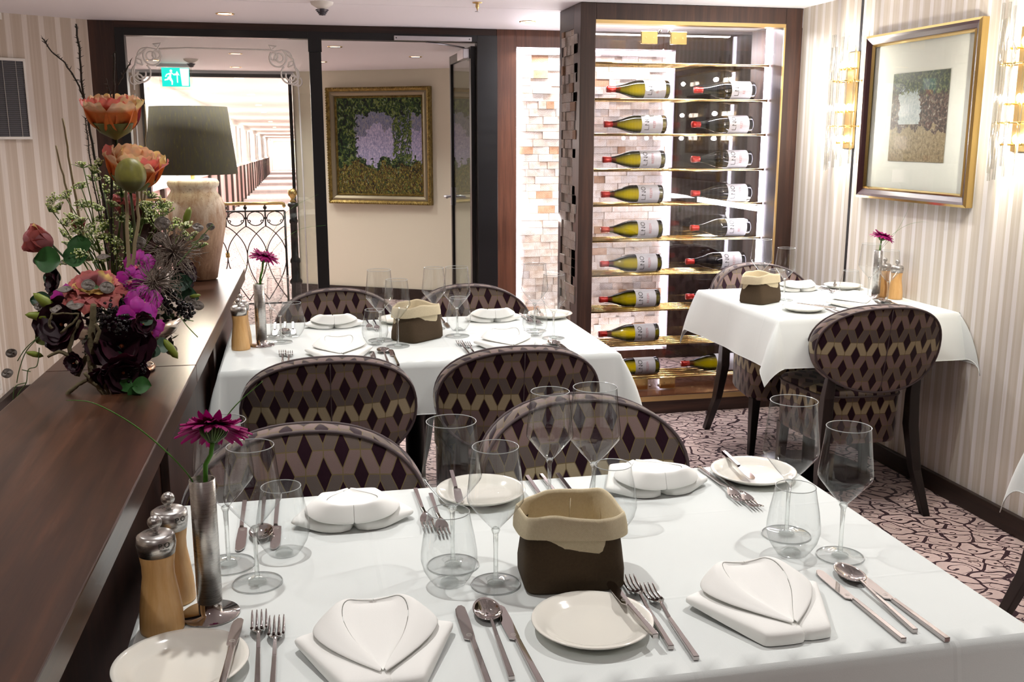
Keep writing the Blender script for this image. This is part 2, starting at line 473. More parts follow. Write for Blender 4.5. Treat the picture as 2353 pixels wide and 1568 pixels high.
    # bread bag fabrics
    for nm, a, b in (('bagout', '#483b2e', '#564837'), ('bagin', '#e0d4b8', '#cbbb98')):
        t = NT(nm)
        wv = t.new('ShaderNodeTexWave'); wv.inputs['Scale'].default_value = 260.0; wv.inputs['Distortion'].default_value = 0.5
        t.link(t.mapping(t.coord(), (1, 1, 1), rot=(0.5, 0.4, 0.3)), wv.inputs['Vector'])
        n = t.noise(t.coord(), 300.0, 3)
        col = t.mix(n, C(a), C(b))
        M[nm] = t.done(t.bsdf(col, 0.85, 0, 0.15, t.bump(wv.outputs['Fac'], 0.25, 0.001)))
    # timber end-grain blocks: vertex colour times rings, UV = block-local
    t = NT('end_grain_blocks')
    vc = t.new('ShaderNodeVertexColor', layer_name='Col').outputs[0]
    uv = t.coord('UV')
    ln = t.new('ShaderNodeVectorMath', operation='LENGTH'); t.link(uv, ln.inputs[0])
    wn = t.noise(uv, 25.0, 3)
    rg = t.math('FRACT', t.math('ADD', t.math('MULTIPLY', ln.outputs['Value'], 95.0), t.math('MULTIPLY', wn, 2.2)))
    rings = t.ramp(rg, [(0, (0.62, 0.55, 0.5, 1)), (0.3, (1, 1, 1, 1)), (0.85, (1, 1, 1, 1)), (1, (0.62, 0.55, 0.5, 1))])
    heart = t.ramp(ln.outputs['Value'], [(0.0, (0.45, 0.3, 0.2, 1)), (0.006, (0.9, 0.82, 0.74, 1)), (0.03, (1, 1, 1, 1))])
    blot = t.ramp(t.noise(uv, 18.0, 4), [(0.38, (0.72, 0.62, 0.55, 1)), (0.55, (1, 1, 1, 1))])
    col = t.mix(0.55, vc, rings, 'MULTIPLY'); col = t.mix(0.7, col, heart, 'MULTIPLY'); col = t.mix(0.6, col, blot, 'MULTIPLY')
    M['blocks'] = t.done(t.bsdf(col, 0.6, 0, 0.3))
    # lamp ceramic
    t = NT('weathered_stoneware')
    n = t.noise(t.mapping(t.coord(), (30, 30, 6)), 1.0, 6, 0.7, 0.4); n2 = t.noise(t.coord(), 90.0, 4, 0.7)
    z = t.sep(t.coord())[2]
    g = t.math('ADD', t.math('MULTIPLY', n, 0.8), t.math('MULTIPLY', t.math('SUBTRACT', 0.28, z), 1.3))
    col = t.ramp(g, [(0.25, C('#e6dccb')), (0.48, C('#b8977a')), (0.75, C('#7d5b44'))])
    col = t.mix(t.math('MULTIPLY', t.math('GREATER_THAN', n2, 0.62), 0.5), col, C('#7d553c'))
    M['ceramic'] = t.done(t.bsdf(col, 0.55, 0, 0.4, t.bump(n2, 0.35, 0.003)))
    # lampshade linen
    t = NT('lampshade_linen')
    n = t.noise(t.mapping(t.coord(), (160, 160, 26)), 1.0, 3, 0.6)
    col = t.ramp(n, [(0.3, C('#626059')), (0.62, C('#6b6752')), (0.85, C('#8f8758'))])
    M['shade'] = t.done(t.bsdf(col, 0.85, 0, 0.15, t.bump(n, 0.3, 0.001)))
    # bottles
    t = NT('green_bottle')
    lw = t.new('ShaderNodeLayerWeight'); lw.inputs[0].default_value = 0.45
    col = t.ramp(lw.outputs['Facing'], [(0.0, C('#f2e80e')), (0.12, C('#d6ce0a')), (0.24, C('#6f7008')), (0.36, C('#262a08')), (0.6, C('#0e1006')), (1.0, C('#0a0c06'))])
    tr = t.new('ShaderNodeBsdfTransparent'); t.link(col, tr.inputs[0])
    df_ = t.new('ShaderNodeBsdfTranslucent'); t.link(col, df_.inputs[0])
    m1 = t.new('ShaderNodeMixShader'); m1.inputs[0].default_value = 0.45; t.link(tr.outputs[0], m1.inputs[1]); t.link(df_.outputs[0], m1.inputs[2])
    gl = t.new('ShaderNodeBsdfGlossy'); gl.inputs['Roughness'].default_value = 0.03
    l2 = t.new('ShaderNodeLayerWeight'); l2.inputs[0].default_value = 0.5
    m2 = t.new('ShaderNodeMixShader'); t.link(t.math('ADD', 0.04, t.math('MULTIPLY', t.math('POWER', l2.outputs['Facing'], 4.0), 0.5)), m2.inputs[0]); t.link(m1.outputs[0], m2.inputs[1]); t.link(gl.outputs[0], m2.inputs[2])
    M['greenbottle'] = t.done(m2.outputs[0])
    M['darkbottle'] = simple('dark_bottle', '#0b0c10', 0.05, 0, 0.6)
    M['redcap'] = simple('red_capsule', '#c8261c', 0.22, 0.25, 0.6)
    M['label'] = simple('paper_label', '#e9e8ea', 0.6)
    M['ink'] = simple('black_ink', '#3c3a34', 0.7)
    M['redink'] = simple('red_ink', '#d98a8a', 0.7)
    # paintings (generic)
    t = NT('garden_oil_painting')
    uv = t.coord('UV')
    u, v, _ = t.sep(uv)
    br = t.noise(t.mapping(uv, (26, 18, 1), rot=(0, 0, 0.5)), 1.0, 4, 0.7, 1.0)
    br2 = t.noise(t.mapping(uv, (60, 30, 1), rot=(0, 0, -0.7)), 1.0, 3, 0.7, 0.8)
    foliage = t.ramp(br, [(0.36, C('#0a0f12')), (0.46, C('#15291d')), (0.53, C('#33522a')), (0.59, C('#7f8a3a')), (0.66, C('#55708c')), (0.76, C('#d8d2b0'))])
    water = t.ramp(br2, [(0.3, C('#6f74a0')), (0.5, C('#a7a6c8')), (0.65, C('#cfc7dc'))])
    hills = t.ramp(br2, [(0.3, C('#47506a')), (0.5, C('#7d83a0')), (0.7, C('#a5a28c'))])
    fence = t.ramp(br2, [(0.34, C('#240c0a')), (0.46, C('#6a2414')), (0.54, C('#2c4a24')), (0.62, C('#a5902e')), (0.72, C('#8a92b0'))])
    vv = t.math('ADD', v, t.math('MULTIPLY', t.math('SUBTRACT', t.noise(uv, 5.0, 4, 0.7), 0.5), 0.55))
    col = t.mix(t.math('GREATER_THAN', vv, 0.36), foliage, water)
    col = t.mix(t.math('GREATER_THAN', vv, 0.66), col, hills)
    col = t.mix(t.math('GREATER_THAN', vv, 0.84), col, foliage)
    trunk = t.math('LESS_THAN', t.math('ABSOLUTE', t.math('SUBTRACT', u, t.math('ADD', 0.74, t.math('MULTIPLY', t.noise(uv, 3.0, 2), 0.06)))), t.math('ADD', 0.05, t.math('MULTIPLY', br, 0.12)))
    col = t.mix(t.math('MULTIPLY', trunk, t.math('GREATER_THAN', br, 0.44)), col, foliage)
    lft = t.math('LESS_THAN', t.math('ADD', u, t.math('MULTIPLY', br, 0.25)), 0.36)
    col = t.mix(lft, col, foliage)
    col = t.mix(t.math('MULTIPLY', t.math('LESS_THAN', vv, 0.30), t.math('GREATER_THAN', br2, 0.46)), col, fence)
    M['oil'] = t.done(t.bsdf(col, 0.5, 0, 0.3, t.bump(br2, 0.4, 0.003)))
    t = NT('park_print')
    uv = t.coord('UV'); u, v, _ = t.sep(uv)
    br = t.noise(t.mapping(uv, (30, 24, 1)), 1.0, 5, 0.7, 0.6)
    fol = t.ramp(br, [(0.35, C('#0e120c')), (0.5, C('#2b3520')), (0.62, C('#6c7040')), (0.72, C('#a9a58a'))])
    sky = t.ramp(br, [(0.3, C('#8f98a0')), (0.7, C('#cfd0cc'))])
    gnd = t.ramp(br, [(0.3, C('#5b4a36')), (0.5, C('#8f7a5c')), (0.75, C('#b5a284'))])
    dk = t.ramp(br, [(0.40, C('#15110f')), (0.5, C('#4a2620')), (0.6, C('#7a6a5a')), (0.68, C('#c9c4bc'))])
    col = t.mix(t.math('GREATER_THAN', t.math('ADD', v, t.math('MULTIPLY', t.noise(uv, 7.0, 3), 0.5)), 0.62), gnd, dk)
    col = t.mix(t.math('MULTIPLY', t.math('GREATER_THAN', v, 0.42), t.math('LESS_THAN', t.math('ABSOLUTE', t.math('SUBTRACT', t.math('ADD', u, t.math('MULTIPLY', t.noise(uv, 6.0, 4, 0.7), 0.5)), 0.58)), 0.20)), col, sky)
    col = t.mix(t.math('GREATER_THAN', t.math('ADD', v, t.math('MULTIPLY', br, 0.5)), 1.02), col, fol)
    M['print'] = t.done(t.bsdf(col, 0.5))
    M['mat'] = simple('picture_mat', '#e8e5dd', 0.7)
    t = NT('gilt_frame'); n = t.noise(t.coord(), 40.0, 3)
    M['gilt'] = t.done(t.bsdf(t.ramp(n, [(0.3, C('#5d4a1c')), (0.6, C('#8c7638')), (0.8, C('#a89a68'))]), 0.4, 0.55, 0.5))
    M['silverleaf'] = simple('silver_leaf', '#8d846c', 0.42, 0.5)
    M['maroon'] = simple('maroon_lacquer', '#2a0c12', 0.32, 0, 0.4)
    M['plate_grey'] = simple('louvre_grey', '#4b4750', 0.5, 0.2)
    M['exitgreen'] = emis('exit_sign_green', '#12b8ab', 1.3)
    M['exitwhite'] = emis('exit_sign_white', '#e8fff8', 1.6)
    # vertex coloured plants
    for nm, ro, tr_ in (('petal', 0.55, 0.25), ('leafy', 0.5, 0.1)):
        t = NT(nm)
        vc = t.new('ShaderNodeVertexColor', layer_name='Col').outputs[0]
        n = t.noise(t.coord(), 120.0, 3)
        col = t.mix(t.math('MULTIPLY', n, 0.35), vc, t.mix(1.0, vc, (0.35, 0.33, 0.3, 1), 'MULTIPLY'))
        b = t.bsdf(col, ro, 0, 0.35)
        tl = t.new('ShaderNodeBsdfTranslucent'); t.link(col, tl.inputs[0])
        mx = t.new('ShaderNodeMixShader'); mx.inputs[0].default_value = tr_; t.link(b, mx.inputs[1]); t.link(tl.outputs[0], mx.inputs[2])
        M[nm] = t.done(mx.outputs[0])
    M['bark'] = simple('bark', '#39322a', 0.85, bumps=(180, 0.6))
    M['lichen'] = simple('lichen_bark', '#5a5038', 0.9, bumps=(160, 0.9))
    M['berry'] = simple('black_berry', '#0a0509', 0.12, 0, 0.6)
    M['silverpod'] = simple('silver_pod', '#6b625b', 0.5, 0.1, bumps=(150, 0.8))
    M['copper'] = simple('copper', (0.50, 0.30, 0.20, 1), 0.25, 1.0)
    M['bowlmetal'] = simple('champagne_metal', (0.42, 0.35, 0.29, 1), 0.22, 1.0)
mk()
# ------------------------------------------------------------------ setting: floor, ceiling, walls
struct('floor', MB().box(-2.4, 3.0, -3.2, 9.3, -0.05, 0.0), M['carpet'])
m = MB(); m.box(-2.4, 3.0, -3.2, 5.06, H_CEIL, H_CEIL + 0.05); m.box(-2.4, 3.0, 5.066, 6.1, H_CEIL, H_CEIL + 0.05); m.box(-2.4, 3.0, 5.06, 5.066, H_CEIL + 0.01, H_CEIL + 0.05)
struct('ceiling', m, M['ceil'])
struct('ceiling', MB().box(-2.4, 3.0, 6.1, 9.34, 1.99, 2.04), M['ceil'])
def wall_quad(p0, p1, z0, z1, th=0.04, u0=0.0):
    """upright slab between two plan points, UV in metres along the wall; thickness goes to the right of p0->p1"""
    m = MB(); a = Vector((*p0, 0)); b = Vector((*p1, 0)); d = (b - a).normalized(); n = Vector((d.y, -d.x, 0)) * th
    L = (b - a).length
    P = [a, b, b + n, a + n]
    lo = [m.vert((p.x, p.y, z0)) for p in P]; hi = [m.vert((p.x, p.y, z1)) for p in P]
    m.face((lo[1], lo[0], hi[0], hi[1]), ((u0 + L, z0), (u0, z0), (u0, z1), (u0 + L, z1)), False)
    m.face((lo[3], lo[2], hi[2], hi[3]), ((u0, z0), (u0 + L, z0), (u0 + L, z1), (u0, z1)), False)
    for q in ((lo[0], lo[3], hi[3], hi[0]), (lo[2], lo[1], hi[1], hi[2]), (lo[0], lo[1], lo[2], lo[3]), (hi[3], hi[2], hi[1], hi[0])): m.face(q, None, False)
    return m
XW = 2.52
struct('wall_right', wall_quad((XW, 4.195), (XW, -3.2), 0.0, H_CEIL, -0.04, 0.0), M['paperR'])
struct('wall_right', wall_quad((XW, 4.74), (XW, 4.205), 0.0, H_CEIL, -0.04, 0.02), M['paperR'])
struct('trim_1', MB().box(XW - 0.002, XW + 0.04, 4.190, 4.208, 0.0, H_CEIL), M['black'])
struct('baseboard_right', MB().box(XW - 0.022, XW, -3.2, 4.74, 0.0, 0.078), M['woodbase'], bevel=0.003)
struct('wall_left', wall_quad((-1.54, -3.2), (-1.54, 5.72), 0.0, H_CEIL, -0.04), M['paperL'])
struct('wall_left', wall_quad((-1.54, 5.715), (-1.06, 6.02), 0.0, H_CEIL, -0.04, 0.03), M['paperL'])
struct('baseboard_left', wall_quad((-1.52, 5.70), (-1.06, 5.995), 0.0, 0.085, -0.02), M['woodbase'])
struct('baseboard_left', MB().box(-1.54, -1.515, -3.2, 5.72, 0.0, 0.085), M['woodbase'])
struct('trim_2', MB().box(-1.54, -1.43, -3.2, 5.80, H_CEIL - 0.035, H_CEIL), M['white'])
struct('wall_rear', wall_quad((3.0, -3.2), (-2.4, -3.2), 0.0, H_CEIL, -0.04), M['woodred'])

# wooden surround of the glazed partition
Y6 = 6.02
struct('trim_3', MB().box(-1.062, -0.923, Y6, Y6 + 0.14, 0.0, H_CEIL), M['wood'], bevel=0.002)
struct('trim_4', MB().box(-0.923, 1.22, Y6, Y6 + 0.14, 2.012, H_CEIL), M['woodX'])
struct('trim_5', MB().box(1.222, 1.342, Y6, Y6 + 0.10, 0.0, H_CEIL), M['woodred'], bevel=0.002)
m = MB(); m.box(1.342, 3.0, Y6, Y6 + 0.10, 1.95, H_CEIL); m.box(1.342, 2.345, Y6, Y6 + 0.10, 0.0, 0.06)
struct('wall_back', m, M['woodred'])
struct('wall_back', MB().box(2.345, 3.0, Y6 - 0.02, Y6 + 0.10, 0.0, 1.95), M['wood'])
struct('wall_back', MB().box(1.342, 2.345, Y6 + 0.098, Y6 + 0.14, 0.0, 1.98), M['white'])
struct('wall_side', MB().box(2.96, 3.0, 5.12, 6.02, 0.0, H_CEIL), M['wood'])
# black steel glazing frame
def frame_piece(name, x0, x1, z0, z1, y0=Y6 - 0.012, y1=Y6 + 0.07):
    return struct(name, MB().box(x0, x1, y0, y1, z0, z1), M['black'], bevel=0.002)
frame_piece('trim_6', -0.923, -0.875, 0.0, 2.012)
frame_piece('trim_7', -0.875, 1.10, 1.972, 2.012)
frame_piece('trim_8', 0.122, 0.190, 0.0, 1.972)
frame_piece('trim_9', 1.10, 1.222, 0.0, 2.012)
struct('trim_10', MB().box(0.118, 0.194, Y6 - 0.02, Y6 - 0.012, 1.90, 2.012), M['black'])
# fixed pane with etched ornament
win = MB().box(-0.875, 0.122, Y6 + 0.02, Y6 + 0.028, 0.0, 1.972).build('window_1', M['pane'], kind='structure')
m = MB()
def etch(pts, r=0.0045):
    m.tube([(x, Y6 + 0.0185, z) for x, z in pts], r, 4)
etch([(-0.70, 1.905), (-0.55, 1.912), (-0.1, 1.908), (-0.075, 1.905)])
etch([(0.055, 1.68), (0.060, 1.2), (0.060, 0.0)])
etch([(-0.845, 1.66), (-0.850, 1.2), (-0.850, 0.0)])
def curl(cx, cz, rx, rz, a0, a1, r1=None, n=26):
    P = []
    for i in range(n + 1):
        k = i / n; a = R(a0 + (a1 - a0) * k); s_ = 1 if r1 is None else 1 + (r1 - 1) * k
        P.append((cx + rx * s_ * math.cos(a), cz + rz * s_ * math.sin(a)))
    etch(P, 0.0045)
for sx, ox in ((1, 0.0), (-1, -0.79)):
    T = lambda x: ox + sx * x
    for (cx, cz, r_, a0, a1, r1) in ((-0.055, 1.865, 0.050, 60, -220, 0.9), (-0.045, 1.862, 0.030, 200, -160, 0.55), (-0.075, 1.872, 0.020, 0, 360, 1.0), (0.012, 1.775, 0.052, 130, 420, 0.9),
                                     (0.016, 1.765, 0.031, 150, 420, 0.5), (0.030, 1.742, 0.024, 0, 360, 1.0), (-0.02, 1.86, 0.045, 100, 10, 1.0), (0.05, 1.73, 0.030, 60, -120, 0.5)):
        P = []
        for i in range(31):
            k = i / 30; a = R(a0 + (a1 - a0) * k); q = r_ * (1 + (r1 - 1) * k)
            P.append((T(cx + q * math.cos(a)), cz + q * 1.05 * math.sin(a)))
        etch(P, 0.0048)
    etch([(T(0.0), 1.815), (T(0.008), 1.842), (T(0.034), 1.852), (T(0.028), 1.826), (T(0.0), 1.815)])
    etch([(T(-0.08), 1.915), (T(-0.06), 1.93), (T(-0.10), 1.935), (T(-0.08), 1.90), (T(-0.03), 1.91), (T(0.03), 1.86), (T(0.05), 1.78), (T(0.055), 1.68)])
m.build('etched_ornament', M['etch'], win)

# glass door swung open into the vestibule, hinged by the wooden post
dr = bpy.data.objects.new('door_1', None); COL.objects.link(dr); dr['kind'] = 'structure'
m = MB()
m.box(1.072, 1.098, 6.86, 6.905, 0.01, 1.955); m.box(1.072, 1.098, 6.07, 6.13, 0.01, 1.955)
m.box(1.072, 1.098, 6.13, 6.86, 1.90, 1.955); m.box(1.072, 1.098, 6.13, 6.86, 0.01, 0.11)
m.build('door_frame', M['black'], dr, bevel=0.002)
MB().box(1.082, 1.088, 6.13, 6.86, 0.11, 1.90).build('door_pane', M['pane'], dr)
m = MB(); m.tube([(1.072, 6.87, 1.02), (1.03, 6.87, 1.02), (1.022, 6.86, 1.02), (1.022, 6.76, 1.02)], 0.009, 8); m.box(1.064, 1.072, 6.855, 6.885, 0.96, 1.08)
m.tube([(1.098, 6.87, 1.02), (1.14, 6.87, 1.02), (1.148, 6.86, 1.02), (1.148, 6.76, 1.02)], 0.009, 8)
m.build('door_handle', M['alu'], dr)
cl = MB().box(1.030, 1.071, 6.10, 6.32, 1.885, 1.945).build('door_closer', M['alu'], dr, bevel=0.004)
m = MB(); m.tube([(1.05, 6.18, 1.955), (0.93, 6.10, 1.962), (0.80, 6.035, 1.968)], 0.006, 6); m.build('closer_arm', M['alu'], cl)
m = MB(); m.box(0.608, 1.064, Y6 - 0.036, Y6 - 0.012, 1.973, 1.998); m.build('closer_rail', M['alu'], dr, bevel=0.002)
m = MB(); m.tube([(0.62, Y6 - 0.037, 1.9855), (0.62, Y6 - 0.0365, 1.9855)], 0.004, 8); m.tube([(1.05, Y6 - 0.037, 1.9855), (1.05, Y6 - 0.0365, 1.9855)], 0.004, 8); m.build('screw', M['black'], dr)

# vestibule walls
struct('wall_vestibule', wall_quad((-2.4, 9.3), (-1.22, 9.3), 0.0, 1.99, -0.04), M['paperL'])
struct('wall_vestibule', wall_quad((-2.4, 6.1), (-2.4, 9.3), 0.0, 1.99, -0.04), M['paperP'])
PA = (0.03, 9.29); dirp = Vector((0.86, -0.51, 0)).normalized()
PB = (PA[0] + dirp.x * 3.0, PA[1] + dirp.y * 3.0)
struct('wall_gallery', wall_quad(PA, PB, 0.0, 1.99, -0.04), M['paperP'])
nrm = Vector((dirp.y, -dirp.x, 0))
qa = (PA[0] + nrm.x * 0.018, PA[1] + nrm.y * 0.018); qb = (PB[0] + nrm.x * 0.018, PB[1] + nrm.y * 0.018)
struct('baseboard_gallery', wall_quad(qa, qb, 0.0, 0.10, -0.018), M['woodbase'])
# opening to the corridor
m = MB(); m.box(-1.25, -1.215, 9.26, 9.36, 0.0, 1.965); m.box(-0.005, 0.025, 9.26, 9.36, 0.0, 1.965); m.box(-1.25, 0.025, 9.26, 9.36, 1.935, 1.965)
struct('trim_11', m, M['black'])
struct('wall_vestibule', MB().box(-2.4, 0.4, 9.28, 9.34, 1.965, 2.04), M['ceil'])

# long corridor running on, following the sheer of the deck (it sinks gently with distance)
SL = -0.0127
def cz(y): return SL * (y - 9.3)
L1 = 80.0
m = MB(); m.hexa([(-1.45, 9.3, -0.02), (0.45, 9.3, -0.02), (0.45, L1, cz(L1) - 0.02), (-1.45, L1, cz(L1) - 0.02), (-1.45, 9.3, 0.0), (0.45, 9.3, 0.0), (0.45, L1, cz(L1)), (-1.45, L1, cz(L1))])
struct('floor', m, M['carpet'])
m = MB(); m.hexa([(-1.45, 9.3, 2.05), (0.45, 9.3, 2.05), (0.45, L1, cz(L1) + 2.05), (-1.45, L1, cz(L1) + 2.05), (-1.45, 9.3, 2.10), (0.45, 9.3, 2.10), (0.45, L1, cz(L1) + 2.10), (-1.45, L1, cz(L1) + 2.10)])
struct('ceiling', m, M['white'])
def cwall(x0, x1, za, zb, mat, name='wall_corridor'):
    m = MB(); m.hexa([(x0, 9.36, za), (x1, 9.36, za), (x1, L1, cz(L1) + za), (x0, L1, cz(L1) + za), (x0, 9.36, zb), (x1, 9.36, zb), (x1, L1, cz(L1) + zb), (x0, L1, cz(L1) + zb)])
    return struct(name, m, mat)
cwall(-1.45, -1.36, 0.0, 2.05, M['white'])
cwall(0.36, 0.45, 0.0, 2.05, M['white'])
wcm = simple('corridor_wainscot', '#c09a96', 0.35)
cwall(-1.36, -1.31, 0.06, 0.93, wcm)
cwall(-1.36, -1.28, 0.93, 0.98, M['white'], 'trim_12')
cwall(0.31, 0.36, 0.0, 0.93, wcm)
struct('wall_corridor', MB().box(-1.5, 0.5, L1, L1 + 0.1, cz(L1) - 0.2, cz(L1) + 2.1), simple('corridor_end', '#b4b89a', 0.7))
# pilasters down the corridor
m = MB(); m2 = MB(); y = 10.6; 
while y < 60:
    z = cz(y)
    m.box(-1.31, -1.265, y, y + 0.16, z, z + 0.93)
    m2.box(-1.36, -1.335, y - 0.02, y + 0.11, z + 0.98, z + 1.92)
    m.box(0.265, 0.31, y, y + 0.09, z, z + 0.93)
    y += 2.0
struct('trim_13', m, M['woodbase']); struct('trim_14', m2, simple('corridor_pilaster', '#d8ccc6', 0.5))
# corridor lights
for k, y in enumerate((9.9, 12.5, 15.5, 19.5, 24.0, 30, 37, 45, 55, 66, 74, 78)):
    area(-0.5, y, 2.03 + cz(y), 0.9, 1.6, 34 + 3 * y, (0, 0, 0), (1, 0.95, 0.94))
mc = MB()
for k in range(9):
    y = 11.0 + k * 3.2
    z = 2.05 + cz(y)
    mc.lathe([(0.05, z - 0.008), (0.05, z)], 16, None, True); 
    for i in range(len(mc.v) - 32, len(mc.v)): mc.v[i] = (mc.v[i][0] - 0.5, mc.v[i][1] + y, mc.v[i][2])
mc.build('ceiling_lamp_disc', M['downl'], kind='structure')
# ------------------------------------------------------------------ things on the ceiling, vestibule things
def make_downlight():
    t = thing('ceiling_downlight', '', 'ceiling light')
    MB().lathe([(0.034, 0.0), (0.046, -0.004), (0.048, 0.0)], 28).build('trim_ring', M['gold'], t)
    MB().lathe([(0.0, -0.001), (0.034, -0.001)], 28).build('lamp_face', M['downl'], t)
    return Proto(t)
DL = make_downlight()
DL.put((-0.307, 5.58, H_CEIL), 0, 'brass ringed round downlight in the ceiling above the lamp and counter end', 'downlights in the dining room ceiling')
DL.put((1.311, 5.595, H_CEIL), 0, 'brass ringed round downlight in the ceiling beside the timber block wall', 'downlights in the dining room ceiling')
vl = ['round downlight seen through the doorway, closest to the painting wall door frame', 'round downlight above the top edge of the garden painting',
      'small round downlight just beyond the black mullion top', 'round downlight behind the etched corner of the glass, by the striped strip',
      'round downlight above the corridor opening, the higher one of two in line', 'round downlight just over the corridor opening, the lower one of two in line']
for (x, y), s in zip(VEST_SPOTS, vl):
    DL.put((x, y, 1.99), 0, s, 'downlights in the vestibule ceiling')

def make_detector():
    t = thing('smoke_detector', '', 'smoke detector')
    MB().lathe([(0.0, -0.03), (0.02, -0.03), (0.05, -0.012), (0.055, 0.0)], 28).build('housing', M['white'], t)
    m = MB()
    for k in range(4): m.lathe([(0.030 - k * 0.005, -0.034 - k * 0.007), (0.032 - k * 0.005, -0.036 - k * 0.007), (0.030 - k * 0.005, -0.038 - k * 0.007)], 20)
    m.lathe([(0.012, -0.028), (0.012, -0.058), (0.0, -0.062)], 16)
    m.build('sensor_cage', M['plate_grey'], t)
    return Proto(t)
SD = make_detector()
SD.put((0.171, 5.02, H_CEIL), 0, 'smoke detector with dark ribbed cage on the dining room ceiling, cut by the picture top', 'smoke detectors')
SD.put((-0.70, 7.95, 1.99), 0, 'white smoke detector above the green exit sign behind the glass', 'smoke detectors')
t = thing('sprinkler_head', 'small brass sprinkler head poking from the dining room ceiling', 'sprinkler', (0.894, 4.87, H_CEIL))
m = MB(); m.lathe([(0.0, -0.004), (0.022, -0.004), (0.024, 0.0)], 20); m.lathe([(0.008, -0.004), (0.009, -0.02), (0.004, -0.03), (0.0, -0.042)], 12)
m.build('sprinkler_body', M['goldsat'], t)
MB().lathe([(0.0, -0.043), (0.012, -0.043), (0.012, -0.041)], 12).build('deflector', M['alu'], t)

# exit sign
t = thing('exit_sign', 'green illuminated exit sign with running man and arrow behind the glass', 'sign', (-0.87, 8.5, 1.80))
MB().box(-0.14, 0.14, -0.02, 0.02, 0.165, 0.19).build('housing', M['alu'], t)
MB().box(-0.125, 0.125, -0.004, 0.002, -0.01, 0.165).build('diffuser', M['pane'], t)
MB().box(-0.105, 0.105, -0.012, -0.006, 0.015, 0.160).build('face', M['exitgreen'], t)
m = MB()
m.prism([(0.045, 0.022), (0.095, 0.022), (0.102, 0.155), (0.035, 0.155)], -0.014, -0.0125)       # doorway
m.prism([(0.008, 0.045), (0.016, 0.045), (0.016, 0.105), (0.030, 0.100), (0.012, 0.135), (-0.006, 0.100), (0.008, 0.105)], -0.014, -0.0125)  # arrow
m.build('pictogram', M['exitwhite'], t)
m = MB()
m.lathe([(0.0, 0), (0.010, 0)], 14, Matrix.Translation((-0.033, -0.0135, 0.135)) @ Matrix.Rotation(PI / 2, 4, 'X'))
m.prism([(-0.045, 0.120), (-0.030, 0.122), (-0.035, 0.085), (-0.050, 0.082)], -0.014, -0.0125)
m.prism([(-0.050, 0.082), (-0.036, 0.088), (-0.022, 0.055), (-0.026, 0.028), (-0.034, 0.028), (-0.034, 0.052), (-0.055, 0.075)], -0.014, -0.0125)
m.prism([(-0.050, 0.090), (-0.056, 0.066), (-0.085, 0.060), (-0.085, 0.070), (-0.064, 0.075), (-0.058, 0.092)], -0.014, -0.0125)
m.prism([(-0.045, 0.120), (-0.070, 0.110), (-0.080, 0.090), (-0.072, 0.087), (-0.064, 0.104), (-0.044, 0.108)], -0.014, -0.0125)
m.prism([(-0.032, 0.118), (-0.012, 0.100), (-0.002, 0.108), (-0.004, 0.116), (-0.014, 0.111), (-0.030, 0.126)], -0.014, -0.0125)
m.build('running_figure', M['exitwhite'], t)

# painting on the angled wall
def picture_box(t, W, H, prof, fmat, name='frame'):
    """prof: list of (inset, depth) from outer edge inward; closed mitred frame in the local xz plane, front to -y"""
    m = MB()
    rings = []
    for (d, y) in prof:
        rings.append([m.vert((-W / 2 + d, y, d)), m.vert((W / 2 - d, y, d)), m.vert((W / 2 - d, y, H - d)), m.vert((-W / 2 + d, y, H - d))])
    for a, b in zip(rings, rings[1:]):
        for i in range(4):
            j = (i + 1) % 4
            m.face((a[i], a[j], b[j], b[i]), None, False)
    return m.build(name, fmat, t)
ang = math.atan2(dirp.y, dirp.x)
pc = Vector((0.76, 8.855, 0)); pc = Vector((PA[0], PA[1], 0)) + dirp * ((pc - Vector((PA[0], PA[1], 0))).dot(dirp)) + nrm * 0.006
t = thing('framed_painting', 'oil painting of a lakeside garden in an ornate gilt frame on the angled wall', 'painting', (pc.x, pc.y, 0.845), ang)
picture_box(t, 0.985, 1.0, [(0, 0), (0, -0.05), (0.012, -0.062), (0.03, -0.05), (0.034, -0.045)], M['gilt'], 'frame')
picture_box(t, 0.985, 1.0, [(0.034, -0.045), (0.05, -0.052), (0.07, -0.04), (0.075, -0.03)], M['silverleaf'], 'frame_inlay')
picture_box(t, 0.985, 1.0, [(0.075, -0.03), (0.082, -0.034), (0.092, -0.018)], M['gilt'], 'inner_slip')
m = MB()
for k in range(44):
    x = -0.48 + k * 0.96 / 43
    for z in (0.010, 0.990): m.lathe([(0.0, -0.008), (0.008, -0.003), (0.008, 0.003), (0, 0.008)], 8, Matrix.Translation((x, -0.060, z)))
for k in range(44):
    z = 0.02 + k * 0.96 / 43
    for x in (-0.4825, 0.4825): m.lathe([(0.0, -0.008), (0.008, -0.003), (0.008, 0.003), (0, 0.008)], 8, Matrix.Translation((x, -0.060, z)))
m.build('beading', M['gilt'], t)
m = MB(); a, b, h0, h1 = -0.405, 0.405, 0.088, 0.912
i = [m.vert(p) for p in ((a, -0.02, h0), (b, -0.02, h0), (b, -0.02, h1), (a, -0.02, h1))]
m.face(i, ((0, 0), (1, 0), (1, 1), (0, 1)), False); m.build('canvas', M['oil'], t)

